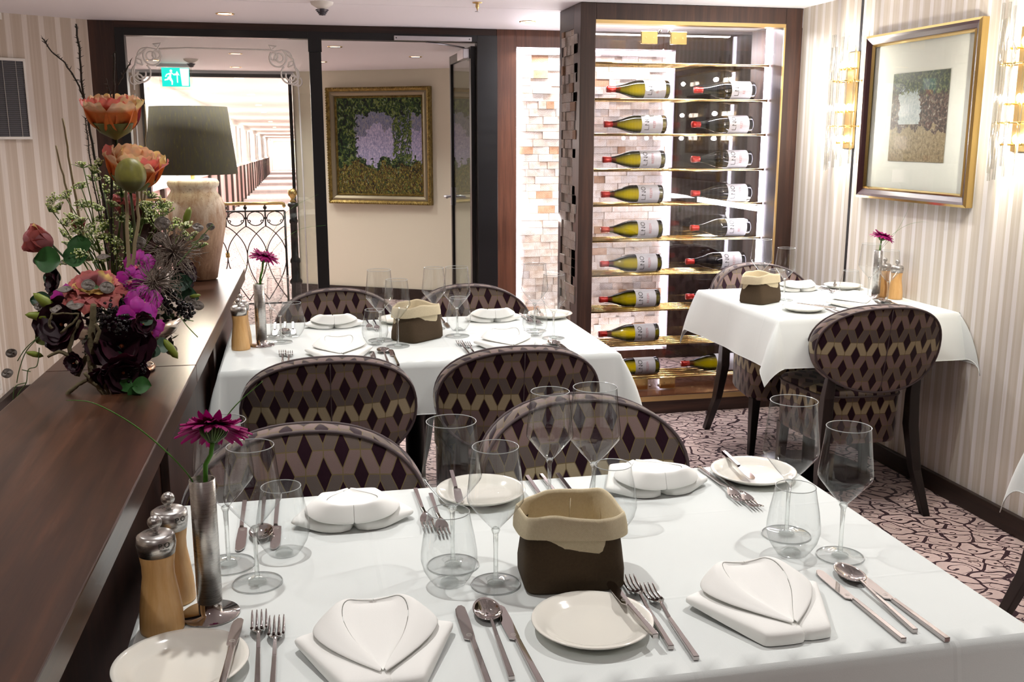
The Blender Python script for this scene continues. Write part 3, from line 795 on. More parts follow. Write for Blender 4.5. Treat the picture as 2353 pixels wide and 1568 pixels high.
# framed print on the striped wall
t = thing('framed_print', 'park scene print with wide mat in a maroon and gold frame on striped wall', 'picture', (XW - 0.004, 3.715, 1.157), -PI / 2)
Wp, Hp = 0.765, 0.697
picture_box(t, Wp, Hp, [(0, 0), (0, -0.028), (0.010, -0.034)], M['gold'], 'frame_edge')
picture_box(t, Wp, Hp, [(0.010, -0.034), (0.020, -0.030), (0.038, -0.020)], M['maroon'], 'frame')
picture_box(t, Wp, Hp, [(0.038, -0.020), (0.044, -0.024), (0.050, -0.012)], M['gold'], 'inner_slip')
m = MB(); i = [m.vert(p) for p in ((-Wp / 2 + .045, -0.006, .045), (Wp / 2 - .045, -0.006, .045), (Wp / 2 - .045, -0.006, Hp - .045), (-Wp / 2 + .045, -0.006, Hp - .045))]
m.face(i, None, False); m.build('mat', M['mat'], t)
m = MB(); i = [m.vert(p) for p in ((-0.185, -0.008, .165), (0.195, -0.008, .165), (0.195, -0.008, .525), (-0.185, -0.008, .525))]
m.face(i, ((0, 0), (1, 0), (1, 1), (0, 1)), False); m.build('print', M['print'], t)
m = MB(); i = [m.vert(p) for p in ((-Wp / 2 + .045, -0.0135, .045), (Wp / 2 - .045, -0.0135, .045), (Wp / 2 - .045, -0.0135, Hp - .045), (-Wp / 2 + .045, -0.0135, Hp - .045))]
m.face(i, None, False); m.build('glazing', M['pane'], t)

# louvred ventilation panel on the diagonal wall
dd = Vector((0.48, 0.305, 0)).normalized(); va = math.atan2(dd.y, dd.x)
p = Vector((-1.432, 5.7835, 0))
t = thing('ventilation_grille', 'grey louvred ventilation grille in a white frame on the striped wall', 'ventilation grille', (p.x + 0.004 * 0.53, p.y - 0.006, 1.41), va)
m = MB(); W_, H_ = 0.185, 0.415
m.box(-W_ / 2, W_ / 2, -0.014, 0.0, 0, 0.014); m.box(-W_ / 2, W_ / 2, -0.014, 0.0, H_ - 0.014, H_); m.box(-W_ / 2, -W_ / 2 + 0.012, -0.014, 0.0, 0.014, H_ - 0.014); m.box(W_ / 2 - 0.012, W_ / 2, -0.014, 0.0, 0.014, H_ - 0.014)
m.build('frame', M['white'], t, bevel=0.001)
MB().box(-W_ / 2 + 0.012, W_ / 2 - 0.012, -0.003, -0.001, 0.014, H_ - 0.014).build('back_plate', M['black'], t)
m = MB()
for k in range(38):
    z = 0.018 + k * 0.0102
    m.box(-W_ / 2 + 0.012, W_ / 2 - 0.012, -0.010, -0.004, z, z + 0.0055)
m.build('louvre', M['plate_grey'], t)
m = MB()
for x in (-0.02, 0.045): m.tube([(x, -0.0115, 0.014), (x - 0.002, -0.0115, H_ - 0.014)], 0.0012, 5)
m.build('cord', M['white'], t)
# the lower one, at the picture's edge
t = thing('ventilation_grille', 'pale louvred ventilation panel low on the wall beside the counter', 'ventilation grille', (-1.535, 5.25, 0.12), PI / 2)
m = MB(); m.box(-0.2, 0.2, -0.016, 0, 0, 0.02); m.box(-0.2, 0.2, -0.016, 0, 0.52, 0.54); m.box(-0.2, -0.18, -0.016, 0, 0.02, 0.52); m.box(0.18, 0.2, -0.016, 0, 0.02, 0.52)
m.build('frame', M['white'], t)
m = MB()
for k in range(34): m.box(-0.18, 0.18, -0.010, -0.002, 0.025 + k * 0.0145, 0.033 + k * 0.0145)
m.build('louvre', M['white'], t)

# ------------------------------------------------------------------ wall sconces
M['rod'] = M['solidglass']
def make_sconce():
    t = thing('wall_sconce', '', 'wall lamp')
    # local: wall plane x=0, room toward -x ; z from 0 (plate bottom)
    MB().box(-0.016, 0.0, -0.045, 0.045, 0.0, 0.43).build('backplate', M['goldsat'], t, bevel=0.003)
    m = MB()
    for z in (0.10, 0.30):
        m.tube([(-0.008, 0, z), (-0.030, 0, z)], 0.006, 8)
        P = []
        for k in range(19):
            a = PI / 2 + PI * k / 18
            P.append((-0.012 + 0.085 * math.cos(a), 0.085 * math.sin(a), z))
        m.tube(P, 0.0028, 6)
        P = [(-0.012, 0.085, z), (-0.012, -0.085, z)]
        m.tube(P, 0.0028, 6)
    for z in (0.10, 0.30):
        for k in range(9):
            a = PI / 2 + PI * k / 8
            m.lathe([(0, -0.006), (0.005, -0.003), (0.005, 0.003), (0, 0.006)], 8, Matrix.Translation((-0.012 + 0.085 * math.cos(a), 0.085 * math.sin(a), z)))
    m.build('ring', M['gold'], t)
    rnd = random.Random(5)
    for k in range(9):
        a = PI / 2 + PI * k / 8
        x, y = -0.012 + 0.093 * math.cos(a), 0.093 * math.sin(a)
        z0 = -0.105 + 0.05 * abs(k - 4) / 4 + rnd.uniform(-0.01, 0.01)
        z1 = 0.50 - 0.05 * (k % 2) + rnd.uniform(-0.01, 0.01)
        MB().tube([(x, y, z0), (x, y, z1)], 0.0055, 8).build('glass_rod', M['rod'], t)
    for z in (0.045, 0.185, 0.375):
        for s in (-0.052, -0.018, 0.018, 0.052):
            MB().lathe([(0.0, -0.014), (0.007, -0.009), (0.008, 0.004), (0.004, 0.012), (0, 0.015)], 12, Matrix.Translation((-0.050, s, z))).build('bulb', M['bulb'], t)
            MB().tube([(-0.016, s, z - 0.02), (-0.05, s, z - 0.02), (-0.05, s, z - 0.012)], 0.004, 6).build('bulb_holder', M['gold'], t)
    return Proto(t)
SCN = make_sconce()
SCN.put((XW, 4.235, 1.37), 0, 'brass wall lamp with glass rods between the wine cabinet and framed print', 'glass rod wall lamps')
SCN.put((XW, 3.10, 1.37), 0, 'brass wall lamp with glass rods cut off by the picture edge, beside the framed print', 'glass rod wall lamps')
for y in (4.235, 3.10):
    for z in (1.415, 1.555, 1.745):
        l = bpy.data.lights.new('sconce_lamp', 'POINT'); l.energy = 3.6; l.shadow_soft_size = 0.012; l.color = (1.0, 0.93, 0.82)
        o = bpy.data.objects.new('sconce_lamp', l); o.location = (XW - 0.125, y, z); COL.objects.link(o)
# ------------------------------------------------------------------ timber block walls
def blocks(m, x0, x1, z0, z1, rnd, plane, bright=1.0, hc=0.0455):
    """rows of end-grain blocks; plane(u,depth,z)->point"""
    z = z0; row = 0
    while z < z1 - 0.005:
        h = min(hc, z1 - z)
        u = x0 - rnd.uniform(0, 0.06)
        while u < x1:
            wd = rnd.choice((0.05, 0.07, 0.09, 0.105, 0.12))
            a, b = max(u, x0), min(u + wd, x1)
            if b - a > 0.004:
                d = rnd.choice((0.0, 0.004, 0.009, 0.014))
                k = rnd.random()
                base = (0.80, 0.73, 0.67) if k < 0.50 else (0.74, 0.64, 0.56) if k < 0.78 else (0.68, 0.63, 0.60) if k < 0.95 else (0.50, 0.31, 0.20)
                j = rnd.uniform(0.85, 1.08) * bright
                m.col = (base[0] * j, base[1] * j, base[2] * j, 1)
                g = 0.0007
                P = [plane(q, dp, zz) for dp in (0.0, 0.022 + d) for (q, zz) in ((a + g, z + g), (b - g, z + g), (b - g, z + h - g), (a + g, z + h - g))]
                i = [m.vert(p) for p in P]
                cx, cy = rnd.uniform(-0.5, 0.5) * (b - a), rnd.choice((0, 0.01, 0.03, -0.03, 0.05))
                uv = ((a - (a + b) / 2 - cx, -h / 2 - cy), (b - (a + b) / 2 - cx, -h / 2 - cy), (b - (a + b) / 2 - cx, h / 2 - cy), (a - (a + b) / 2 - cx, h / 2 - cy))
                m.face((i[4], i[5], i[6], i[7]), uv, False)
                for q in ((0, 1, 5, 4), (1, 2, 6, 5), (2, 3, 7, 6), (3, 0, 4, 7)): m.face([i[k2] for k2 in q], uv, False)
            u += wd
        z += h; row += 1
rnd = random.Random(11)
m = MB(); blocks(m, 1.362, 2.325, 0.09, 1.93, rnd, lambda u, d, z: (u, Y6 + 0.085 - d, z))
struct('wall_timber_blocks', m, M['blocks'])
# light strips round the recessed block wall
m = MB(); m.box(1.344, 1.360, Y6 + 0.04, Y6 + 0.05, 0.065, 1.945); m.box(2.327, 2.343, Y6 + 0.04, Y6 + 0.05, 0.065, 1.945)
m.box(1.36, 2.327, Y6 + 0.04, Y6 + 0.05, 1.932, 1.945); m.box(1.36, 2.327, Y6 + 0.04, Y6 + 0.05, 0.065, 0.08)
t = thing('light_strip', 'white glowing light strip framing the recessed timber block wall', 'light strip', (0, 0, 0))
m.build('diffuser', M['led'], t)
area(1.85, Y6 - 0.03, 1.94, 0.95, 0.05, 8, (R(-25), 0, 0), (1, 0.95, 0.93))
area(1.355, Y6 - 0.015, 1.0, 0.03, 1.85, 4, (R(0), R(-75), 0), (1, 0.95, 0.93))
area(2.335, Y6 - 0.015, 1.0, 0.03, 1.85, 4, (R(0), R(75), 0), (1, 0.95, 0.93))
area(1.85, Y6 - 0.03, 0.08, 0.95, 0.05, 4, (R(205), 0, 0), (1, 0.95, 0.93))

# ------------------------------------------------------------------ wine cabinet
YC = 4.74
cab = thing('wine_cabinet', 'tall glazed wine cabinet in dark wood with brass rails, built into the corner', 'wine cabinet', (0, 0, 0))
m = MB()
m.box(1.369, 1.445, YC, 4.86, 0, H_CEIL - 0.002); m.box(2.43, XW - 0.002, YC, 5.12, 0, H_CEIL - 0.002); m.box(1.445, 2.43, YC, 4.80, 1.972, H_CEIL - 0.002)
m.build('carcass', M['wood'], cab, bevel=0.002)
m = MB(); m.box(1.369, 1.445, 5.07, 5.12, 0, H_CEIL - 0.002); m.box(1.369, 1.445, 4.86, 5.07, 1.94, H_CEIL - 0.002)
m.build('side_frame', M['woodbase'], cab)
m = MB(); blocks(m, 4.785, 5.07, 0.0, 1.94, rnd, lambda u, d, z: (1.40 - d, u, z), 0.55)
m.build('block_cladding', M['blocks'], cab)
m = MB(); m.box(1.445, 2.43, 4.80, 5.12, 1.975, 1.99); m.build('top_panel', M['white'], cab)
m = MB(); m.box(1.445, 2.43, YC, 5.12, 0.0, 0.096); m.build('plinth', M['woodX'], cab, bevel=0.002)
m = MB(); m.box(1.445, 2.43, 4.745, 5.12, 0.096, 0.100); m.build('ledge', wood('ledge_veneer', '#4a2c20', '#643d2c', '#7d5442', 1, 'X', 0.12), cab)
m = MB(); m.box(1.445, 2.43, YC - 0.004, YC, 0.070, 0.096); m.box(1.445, 2.43, YC + 0.0, YC + 0.06, 1.955, 1.972); m.box(2.422, 2.43, YC - 0.002, YC + 0.008, 0.1, 1.955)
m.build('brass_trim', M['goldsat'], cab)
for nm, (a, b) in (('a', (1.447, 1.832)), ('b', (1.836, 2.428))):
    d = MB().box(a, b, 4.858, 4.866, 0.104, 1.950).build('glass_door', M['cabglass'], cab)
    x = b - 0.075 if nm == 'a' else a + 0.075
    for z in (0.135, 1.905):
        MB().box(x - 0.042, x + 0.042, 4.852, 4.872, z - 0.030, z + 0.030).build('hinge', M['gold'], d, bevel=0.002)
        mm = MB()
        for q in (-0.02, 0.02): mm.lathe([(0.0, 0), (0.005, 0)], 10, Matrix.Translation((x + q, 4.8515, z)) @ Matrix.Rotation(PI / 2, 4, 'X'))
        mm.build('screw', M['goldsat'], d)
    mm = MB(); x2 = b - 0.022 if nm == 'a' else a + 0.022
    mm.lathe([(0.004, 0), (0.007, 0.004), (0.007, 0.010), (0.0, 0.014)], 12, Matrix.Translation((x2, 4.858, 0.125)) @ Matrix.Rotation(PI / 2, 4, 'X'))
    mm.lathe([(0.004, 0), (0.007, 0.004), (0.007, 0.010), (0.0, 0.014)], 12, Matrix.Translation((x2, 4.858, 1.935)) @ Matrix.Rotation(PI / 2, 4, 'X'))
    mm.build('lock_knob', M['steel'], d)
MB().box(1.445, 2.43, 5.108, 5.114, 0.10, 1.97).build('back_pane', M['cabglass'], cab)
SHELF = [1.782, 1.607, 1.433, 1.255, 1.078, 0.895, 0.716, 0.526, 0.340, 0.155]
for z in SHELF:
    m = MB()
    for k in range(5):
        y = 4.895 + k * 0.043
        m.tube([(1.446, y, z), (2.424, y, z)], 0.0065, 8)
    for x in (1.452, 2.418): m.box(x - 0.004, x + 0.004, 4.89, 5.075, z - 0.006, z + 0.002)
    m.build('shelf', M['gold'], cab)
MB().box(2.416, 2.424, 4.900, 4.925, 0.11, 1.965).build('light_strip', M['led'], cab)
area(2.405, 4.91, 1.05, 0.03, 1.8, 7, (0, R(90), 0), (0.96, 0.95, 1.0))
area(1.95, 4.885, 1.965, 0.9, 0.03, 16, (R(8), 0, 0), (0.97, 0.96, 1.0))  # unseen fill added under the cabinet top to whiten the bottle labels

# bottles
def bottle_prof(scale=1.0):
    return [(0.0, 0.006), (0.034, 0.0), (0.0445, 0.003), (0.0465, 0.010), (0.0465, 0.160), (0.0450, 0.178), (0.038, 0.205), (0.028, 0.233), (0.0190, 0.262), (0.0155, 0.285)]
def make_bottle(kind):
    t = thing('wine_bottle', '', 'wine bottle')
    # built lying down: neck toward -x, axis at z = 0.0415
    Mx = Matrix.Translation((0, 0, 0.0465)) @ Matrix.Rotation(-PI / 2, 4, 'Y')
    MB().lathe(bottle_prof(), 36, Mx).build('body', M['greenbottle'] if kind == 'g' else M['darkbottle'], t)
    MB().lathe([(0.0158, 0.262), (0.0165, 0.275), (0.0150, 0.285), (0.0150, 0.305), (0.0165, 0.307), (0.0165, 0.326), (0.015, 0.330), (0.0, 0.330)], 28, Mx).build('capsule', M['redcap'], t)
    # paper label wrapped on the side facing the room
    m = MB(); r = 0.0469
    def lp(i, j, rr=r):
        a = R(-62 + 175 * i / 24)       # 0 = toward -y, positive = up
        return (-0.028 - 0.112 * j, -rr * math.cos(a - R(10)), 0.0465 + rr * math.sin(a - R(10)))
    m.grid(lambda i, j: lp(i, j), 24, 1)
    lab = m.build('label', M['label'], t)
    def wrap(body, size, xo, mat, nm):
        vs, fs = text_faces(body, size)
        mm = MB()
        for v in vs:
            a = v[0] / 0.0471 + R(8)
            mm.vert((xo - v[1], -0.0474 * math.cos(a), 0.0465 + 0.0474 * math.sin(a)))
        for f in fs: mm.face(f)
        mm.build(nm, mat, lab)
    wrap('L.NO', 0.034, -0.112, M['ink'], 'lettering')
    wrap('REZEN', 0.018, -0.073, M['redink'], 'lettering')
    return Proto(t)
BG, BD = make_bottle('g'), make_bottle('d')
ordn = ['top', 'second', 'third', 'fourth', 'fifth', 'sixth', 'seventh', 'eighth', 'ninth']
gx = [1.905, 1.893, 1.890, 1.885, 1.887, 1.887, 1.885, 1.885, 1.893]
dx_ = [2.378, 2.372, 2.376, 2.382, 2.385, 2.365, 2.372, None, 2.36]
for k in range(9):
    z = SHELF[k + 1] + 0.0065
    BG.put((gx[k], 4.965, z), 0, 'green white-wine bottle lying neck-first before the timber blocks, %s bottle row' % ordn[k], 'green bottles in the wine cabinet')
    if dx_[k]:
        if k == 8:
            bb = BG.put((dx_[k], 4.965, z), 0, 'green wine bottle beside the dark panel on the lowest brass shelf', 'green bottles in the wine cabinet')
        else:
            BD.put((dx_[k], 4.965, z), 0, 'dark red-wine bottle with red capsule by the light strip, %s bottle row' % ordn[k], 'dark bottles in the wine cabinet')
# ------------------------------------------------------------------ counter, lamp
ct = thing('counter', 'long dark walnut counter carrying the flower arrangement and table lamp', 'counter', (0, 0, 0))
def quadbox(m, pts, z0, z1):
    m.hexa([(x, y, z0) for x, y in pts] + [(x, y, z1) for x, y in pts])
def edge_r(y): return -0.283 + (y - 0.6) * 0.0188
def edge_l(y): return -0.606 + (y - 2.07) * 0.05 if y < 2.4 else -0.589 + (y - 2.4) * 0.0188
for (a, b) in ((-0.6, 2.452), (2.4545, 4.29)):
    m = MB(); quadbox(m, [(-0.60 + (a - 1.9) * 0.0188, a), (edge_r(a), a), (edge_r(b), b), (-0.60 + (b - 1.9) * 0.0188, b)], 0.832, 0.880)
    m.build('top', M['woodtop'], ct, bevel=0.0025)
m = MB(); quadbox(m, [(-0.57, -0.6), (edge_r(-0.6) - 0.035, -0.6), (edge_r(4.25) - 0.035, 4.25), (-0.53, 4.25)], 0.0, 0.832)
m.build('body', M['wood'], ct)
for y in (0.05, 1.05, 2.05, 3.05, 4.18):
    m = MB(); quadbox(m, [(edge_r(y) - 0.036, y), (edge_r(y) - 0.018, y), (edge_r(y) - 0.018, y + 0.07), (edge_r(y) - 0.036, y + 0.07)], 0.0, 0.832)
    m.build('stile', M['wood'], ct, bevel=0.002)

t = thing('table_lamp', 'table lamp with weathered stoneware jar base and dark olive linen shade on counter', 'lamp', (-0.372, 4.0, 0.880))
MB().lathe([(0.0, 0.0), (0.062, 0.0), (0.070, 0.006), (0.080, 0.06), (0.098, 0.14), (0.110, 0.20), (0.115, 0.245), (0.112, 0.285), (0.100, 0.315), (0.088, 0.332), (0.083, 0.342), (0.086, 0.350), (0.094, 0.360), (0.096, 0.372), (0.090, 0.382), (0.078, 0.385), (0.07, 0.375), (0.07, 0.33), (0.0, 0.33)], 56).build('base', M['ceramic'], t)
MB().tube([(0, 0, 0.33), (0, 0, 0.46)], 0.008, 10).build('stem', M['goldsat'], t)
MB().lathe([(0.0, 0.47), (0.028, 0.49), (0.032, 0.515), (0.02, 0.545), (0.0, 0.55)], 20).build('bulb', emis('lamp_bulb', '#ffe3b8', 4.0), t)
sh = MB().lathe([(0.166, 0.405), (0.140, 0.652)], 64).build('shade', M['shade'], t, solid=0.003)
m = MB()
for z, r_ in ((0.406, 0.1655), (0.651, 0.1395)):
    P = [(r_ * math.cos(2 * PI * k / 48), r_ * math.sin(2 * PI * k / 48), z) for k in range(48)]
    m.tube(P, 0.0022, 5, closed=True)
m.build('shade_rim', M['shade'], sh)
m = MB()
for k in range(3):
    a = 2 * PI * k / 3 + 0.4; m.tube([(0, 0, 0.63), (0.1385 * math.cos(a), 0.1385 * math.sin(a), 0.645)], 0.0015, 5)
m.tube([(0, 0, 0.45), (0, 0, 0.63)], 0.003, 6)
m.build('shade_carrier', M['goldsat'], t)
l = bpy.data.lights.new('table_lamp_light', 'POINT'); l.energy = 9.0; l.shadow_soft_size = 0.03; l.color = (1.0, 0.86, 0.68)
o = bpy.data.objects.new('table_lamp_light', l); o.location = (-0.372, 4.0, 0.880 + 0.44); COL.objects.link(o)

# ------------------------------------------------------------------ chairs
def make_chair():
    t = thing('dining_chair', '', 'chair')
    A_, B_, ZC, TH = 0.245, 0.162, 0.655, 0.066
    def outline(a):
        c, s = math.cos(a), math.sin(a)
        e = 0.86
        x = A_ * (abs(c) ** e) * (1 if c >= 0 else -1); z = B_ * (abs(s) ** e) * (1 if s >= 0 else -1)
        if s < 0: x *= 1 - 0.10 * (-s) ** 1.5
        if s > 0: z *= 1 - 0.06 * (1 - abs(c)) * 0
        return x, z
    def warp(x, yoff, z):
        y = -0.243 + 0.060 * (x / A_) ** 2 - 0.16 * (z - (ZC - B_)) + yoff
        return (x, y, z)
    def sf(rho, a, side):
        x, z = outline(a); dome = (1 - rho ** 4)
        yy = (TH / 2 + 0.014 * dome) if side > 0 else (-TH / 2 - 0.006 * dome)
        return warp(x * rho, yy, ZC + z * rho)
    N = 56
    rhos = [0.001, 0.2, 0.4, 0.6, 0.75, 0.88, 0.96, 1.0]
    m = MB()
    an = lambda i: 2 * PI * i / N
    for side in (1, -1):
        def uvf(i, j, side=side):
            x, z = outline(an(i)); return (x * rhos[j], ZC + z * rhos[j] + (0.02 if side > 0 else 0.013))
        m.grid(lambda i, j, side=side: sf(rhos[j], an(i), side), N, 7, True, True, uvf)
    # rounded border band
    def band(i, j):
        k = j / 6; x, z = outline(an(i)); b = 1 + 0.030 * math.sin(PI * k)
        return warp(x * b, TH / 2 - TH * k, ZC + z * b)
    def uvb(i, j):
        x, z = outline(an(i)); a = an(i); dpt = 0.07 * j / 6
        return (x + math.cos(a) * dpt, ZC + z + math.sin(a) * dpt + 0.02)
    m.grid(band, N, 6, True, True, uvb)
    back = m.build('backrest', M['fabric'], t)
    m = MB()
    for side in (1, -1):
        P = []
        for i in range(N):
            x, z = outline(an(i)); P.append(warp(x * 1.004, side * TH / 2 * 1.04, ZC + z * 1.004))
        m.tube(P, 0.0042, 6, closed=True)
    m.tube([warp(0.0, -TH / 2 - 0.0065 + 0.004 * abs(k - 8) / 8, ZC - B_ * 0.97 + B_ * 1.94 * k / 16) for k in range(17)], 0.0022, 5)
    m.build('piping', M['piping'], back)
    # seat
    def plan(a, grow=0.0):
        c, s = math.cos(a), math.sin(a); e = 0.42
        xx = (abs(c) ** e) * (1 if c >= 0 else -1); yy = (abs(s) ** e) * (1 if s >= 0 else -1)
        y = 0.012 + 0.190 * yy; hw = 0.190 + 0.026 * yy
        return xx * (hw + grow), y + grow * yy
    NS = 72; per = [0.0]
    for i in range(NS):
        x0, y0 = plan(2 * PI * i / NS); x1, y1 = plan(2 * PI * (i + 1) / NS); per.append(per[-1] + math.hypot(x1 - x0, y1 - y0))
    m = MB()
    zs = [(0.262, -0.006), (0.275, 0.0), (0.33, 0.0), (0.40, 0.001), (0.448, 0.001)]
    m.grid(lambda i, j: (*plan(2 * PI * i / NS, zs[j][1]), zs[j][0]), NS, 4, True, True, lambda i, j: (per[i], zs[j][0] + 0.02))
    tp = [(1.0, 0.448), (1.0, 0.458), (0.96, 0.468), (0.85, 0.476), (0.6, 0.481), (0.3, 0.483), (0.001, 0.484)]
    def top(i, j):
        x, y = plan(2 * PI * i / NS); r_, z = tp[j]; return (x * r_, 0.012 + (y - 0.012) * r_, z)
    m.grid(top, NS, 6, True, True, lambda i, j: (top(i, j)[0], top(i, j)[1] + 0.01))
    seat = m.build('seat', M['fabric'], t)
    m = MB(); m.tube([(*plan(2 * PI * i / NS, 0.002), 0.449) for i in range(NS)], 0.0042, 6, closed=True); m.build('piping', M['piping'], seat)
    # legs
    def bar(P, W):
        m = MB(); rings = []
        for (x, y, z), (a, b) in zip(P, W):
            rings.append([m.vert((x + sx * a, y + sy * b, z)) for sx, sy in ((-1, -1), (1, -1), (1, 1), (-1, 1))])
        for q, r_ in zip(rings, rings[1:]):
            for i in range(4): m.face((q[i], q[(i + 1) % 4], r_[(i + 1) % 4], r_[i]), None, False)
        m.face(rings[0][::-1], None, False); m.face(rings[-1], None, False)
        return m
    for s in (-1, 1):
        bar([(s * 0.188, 0.150, 0.0), (s * 0.180, 0.148, 0.27)], [(0.013, 0.013), (0.021, 0.021)]).build('leg', M['chairwood'], t, bevel=0.003)
        bar([(s * 0.218, -0.286, 0.0), (s * 0.192, -0.232, 0.17), (s * 0.176, -0.207, 0.34), (s * 0.172, -0.210, 0.46), (s * 0.168, -0.232, 0.58), (s * 0.155, -0.238, 0.60)],
            [(0.014, 0.017), (0.017, 0.022), (0.021, 0.025), (0.020, 0.020), (0.016, 0.011), (0.012, 0.006)]).build('leg', M['chairwood'], t, bevel=0.003)
    return Proto(t)
CH = make_chair()
CH.put((0.072, 3.02, 0), R(1), 'patterned dining chair tucked at the middle table by the counter, back to the viewer', 'dining chairs')
CH.put((0.637, 3.045, 0), R(-1), 'patterned dining chair tucked at the middle table, back to viewer, aisle end', 'dining chairs')
CH.put((0.0, 1.775, 0), R(180), 'patterned dining chair across the big table behind the gerbera vase', 'dining chairs')
CH.put((0.632, 1.895, 0), R(181), 'patterned dining chair across the big table behind the bread bag wine glasses', 'dining chairs')
CH.put((0.150, 3.735, 0), R(180), 'patterned dining chair beyond the middle table under the garden painting', 'dining chairs')
CH.put((0.690, 3.735, 0), R(180), 'patterned dining chair beyond the middle table before the timber block wall', 'dining chairs')
CH.put((2.115, 3.475, 0), R(-4), 'patterned dining chair with its back shown whole at the wall table', 'dining chairs')
CH.put((2.175, 4.15, 0), R(180), 'patterned dining chair beyond the wall table against the wine cabinet', 'dining chairs')
CH.put((2.245, 2.095, 0), R(180), 'patterned dining chair cut off by the picture edge below the framed print', 'dining chairs')

# ------------------------------------------------------------------ tables and cloths
def table(x0, x1, y0, y1, label):
    cx, cy = (x0 + x1) / 2, (y0 + y1) / 2
    t = thing('dining_table', label, 'table', (cx, cy, 0), 0, 'dining tables')
    a, b = (x1 - x0) / 2 - 0.004, (y1 - y0) / 2 - 0.004
    MB().box(-a, a, -b, b, 0.715, 0.745).build('tabletop', M['chairwood'], t, bevel=0.004)
    MB().lathe([(0.0, 0.03), (0.034, 0.03), (0.034, 0.69), (0.12, 0.70), (0.12, 0.715), (0, 0.715)], 32).build('column', M['black'], t)
    rr = 0.25 if (y1 - y0) < 0.77 else 0.27
    MB().lathe([(0.0, 0.0), (rr, 0.0), (rr, 0.012), (rr * 0.9, 0.026), (rr * 0.5, 0.036), (0.05, 0.045), (0.0, 0.045)], 48).build('base_plate', M['iron'], t)
    return t
T1 = (-0.237, 0.975, 1.078, 1.826); T2 = (-0.230, 0.985, 2.928, 3.676); T3 = (1.752, 2.512, 3.350, 4.115); T4 = (1.752, 2.512, 1.22, 1.98)
table(*T1, 'big dining table under white cloth with the settings closest to the viewer'.replace('closest to', 'facing'))
table(*T2, 'middle dining table under white cloth beside the far counter end')
table(*T3, 'small dining table under white cloth against the striped wall')
table(*T4, 'small dining table mostly out of the picture below the framed print')
def cloth(name, rect, d, flare, corner, label, amp=0.03, seed=1, wallside=False):
    x0, x1, y0, y1 = rect
    rnd = random.Random(seed); ph = [rnd.uniform(0, 6.28) for _ in range(8)]
    per = []                                   # (ex, ey, dx, dy, rmax, f)
    E = 0.006
    sides = [((x0, y0), (x1, y0), (0, -1)), ((x1, y0), (x1, y1), (1, 0)), ((x1, y1), (x0, y1), (0, 1)), ((x0, y1), (x0, y0), (-1, 0))]
    s_ = 0.0
    for k, (a, b, dr) in enumerate(sides):
        L = math.hypot(b[0] - a[0], b[1] - a[1]); n = int(L / 0.02)
        f0 = flare[k]
        for i in range(n + 1):
            q = i / n; ex, ey = a[0] + (b[0] - a[0]) * q, a[1] + (b[1] - a[1]) * q
            endw = max(0, 1 - min(q, 1 - q) * L / 0.16)
            s2 = s_ + q * L
            wob = amp * (math.sin(s2 * 11 + ph[0]) + 0.6 * math.sin(s2 * 23 + ph[1])) if f0 > 0.02 else 0
            per.append((ex, ey, dr[0], dr[1], d, max(0.0, f0 + wob) + 0.10 * endw * (f0 > 0.02)))
        s_ += L
        nx = sides[(k + 1) % 4][2]; fc = corner[k]
        for i in range(1, 12):
            th = PI / 2 * i / 12; c, s = math.cos(th), math.sin(th)
            dx, dy = dr[0] * c + nx[0] * s, dr[1] * c + nx[1] * s
            rm = d / max(c, s)
            w_ = math.sin(2 * th) ** 1.3
            fa = (f0 + 0.10 * (f0 > 0.02)) * c * c + (flare[(k + 1) % 4] + 0.10 * (flare[(k + 1) % 4] > 0.02)) * s * s
            f = fa + (fc - fa) * w_
            if wallside and k == 0: dx, dy = 0.0, -1.0
            if wallside and k == 1: dx, dy = 0.0, 1.0
            per.append((b[0] + (0.006 * i / 12 if wallside and k == 0 else 0.006 * (1 - i / 12) if wallside and k == 1 else 0), b[1], dx, dy, rm, f))
    NR = 14; ZT = 0.7520; m = MB(); N = len(per)
    # top surface with faint pressed-in waves
    nx_, ny_ = int((x1 - x0) / 0.03), int((y1 - y0) / 0.03)
    def topz(x, y): return ZT - 0.0006
    m.grid(lambda i, j: (x0 + (x1 - x0) * i / nx_, y0 + (y1 - y0) * j / ny_, ZT), nx_, ny_)
    def pt(i, j):
        ex, ey, dx, dy, rm, f = per[i]
        r_ = rm * j / NR
        R0 = 0.010
        if r_ < R0 * PI / 2:
            a = r_ / R0; out = R0 * math.sin(a) * 0.8; dn = R0 * (1 - math.cos(a))
        else:
            q = r_ - R0 * PI / 2
            sag = 1 - 0.25 * (q / d)
            out = R0 * 0.8 + q * f * sag; dn = R0 + q * math.sqrt(max(0, 1 - (f * sag) ** 2))
        return (ex + dx * out, ey + dy * out, ZT - dn)
    m.grid(pt, N, NR, True)
    o = m.build('tablecloth', M['cloth'], None)
    import bmesh
    bm = bmesh.new(); bm.from_mesh(o.data); bmesh.ops.remove_doubles(bm, verts=bm.verts, dist=0.0002); bmesh.ops.recalc_face_normals(bm, faces=bm.faces); bm.to_mesh(o.data); bm.free(); o.data.set_sharp_from_angle(angle=R(62))
    hem = MB()
    hem.tube([pt(i, NR) for i in range(N)], 0.0014, 4, closed=True)
    tag(o, label, 'tablecloth', 'white tablecloths')
    hem.build('hem', M['cloth'], o)
    return o
cloth('a', T1, 0.16, (0.16, 0.10, 0.12, 0.05), (0.55, 0.5, 0.4, 0.35), 'white tablecloth on the big table with settings facing the viewer', seed=3)
cloth('b', T2, 0.165, (0.20, 0.16, 0.12, 0.06), (0.60, 0.5, 0.4, 0.45), 'white tablecloth draped over the middle table by the counter end', seed=5, amp=0.055)
cloth('c', T3, 0.19, (0.36, 0.0, 0.10, 0.24), (0.85, 0.1, 0.42, 0.72), 'white tablecloth with flared corners on the small table at the wall', amp=0.05, seed=8, wallside=True)
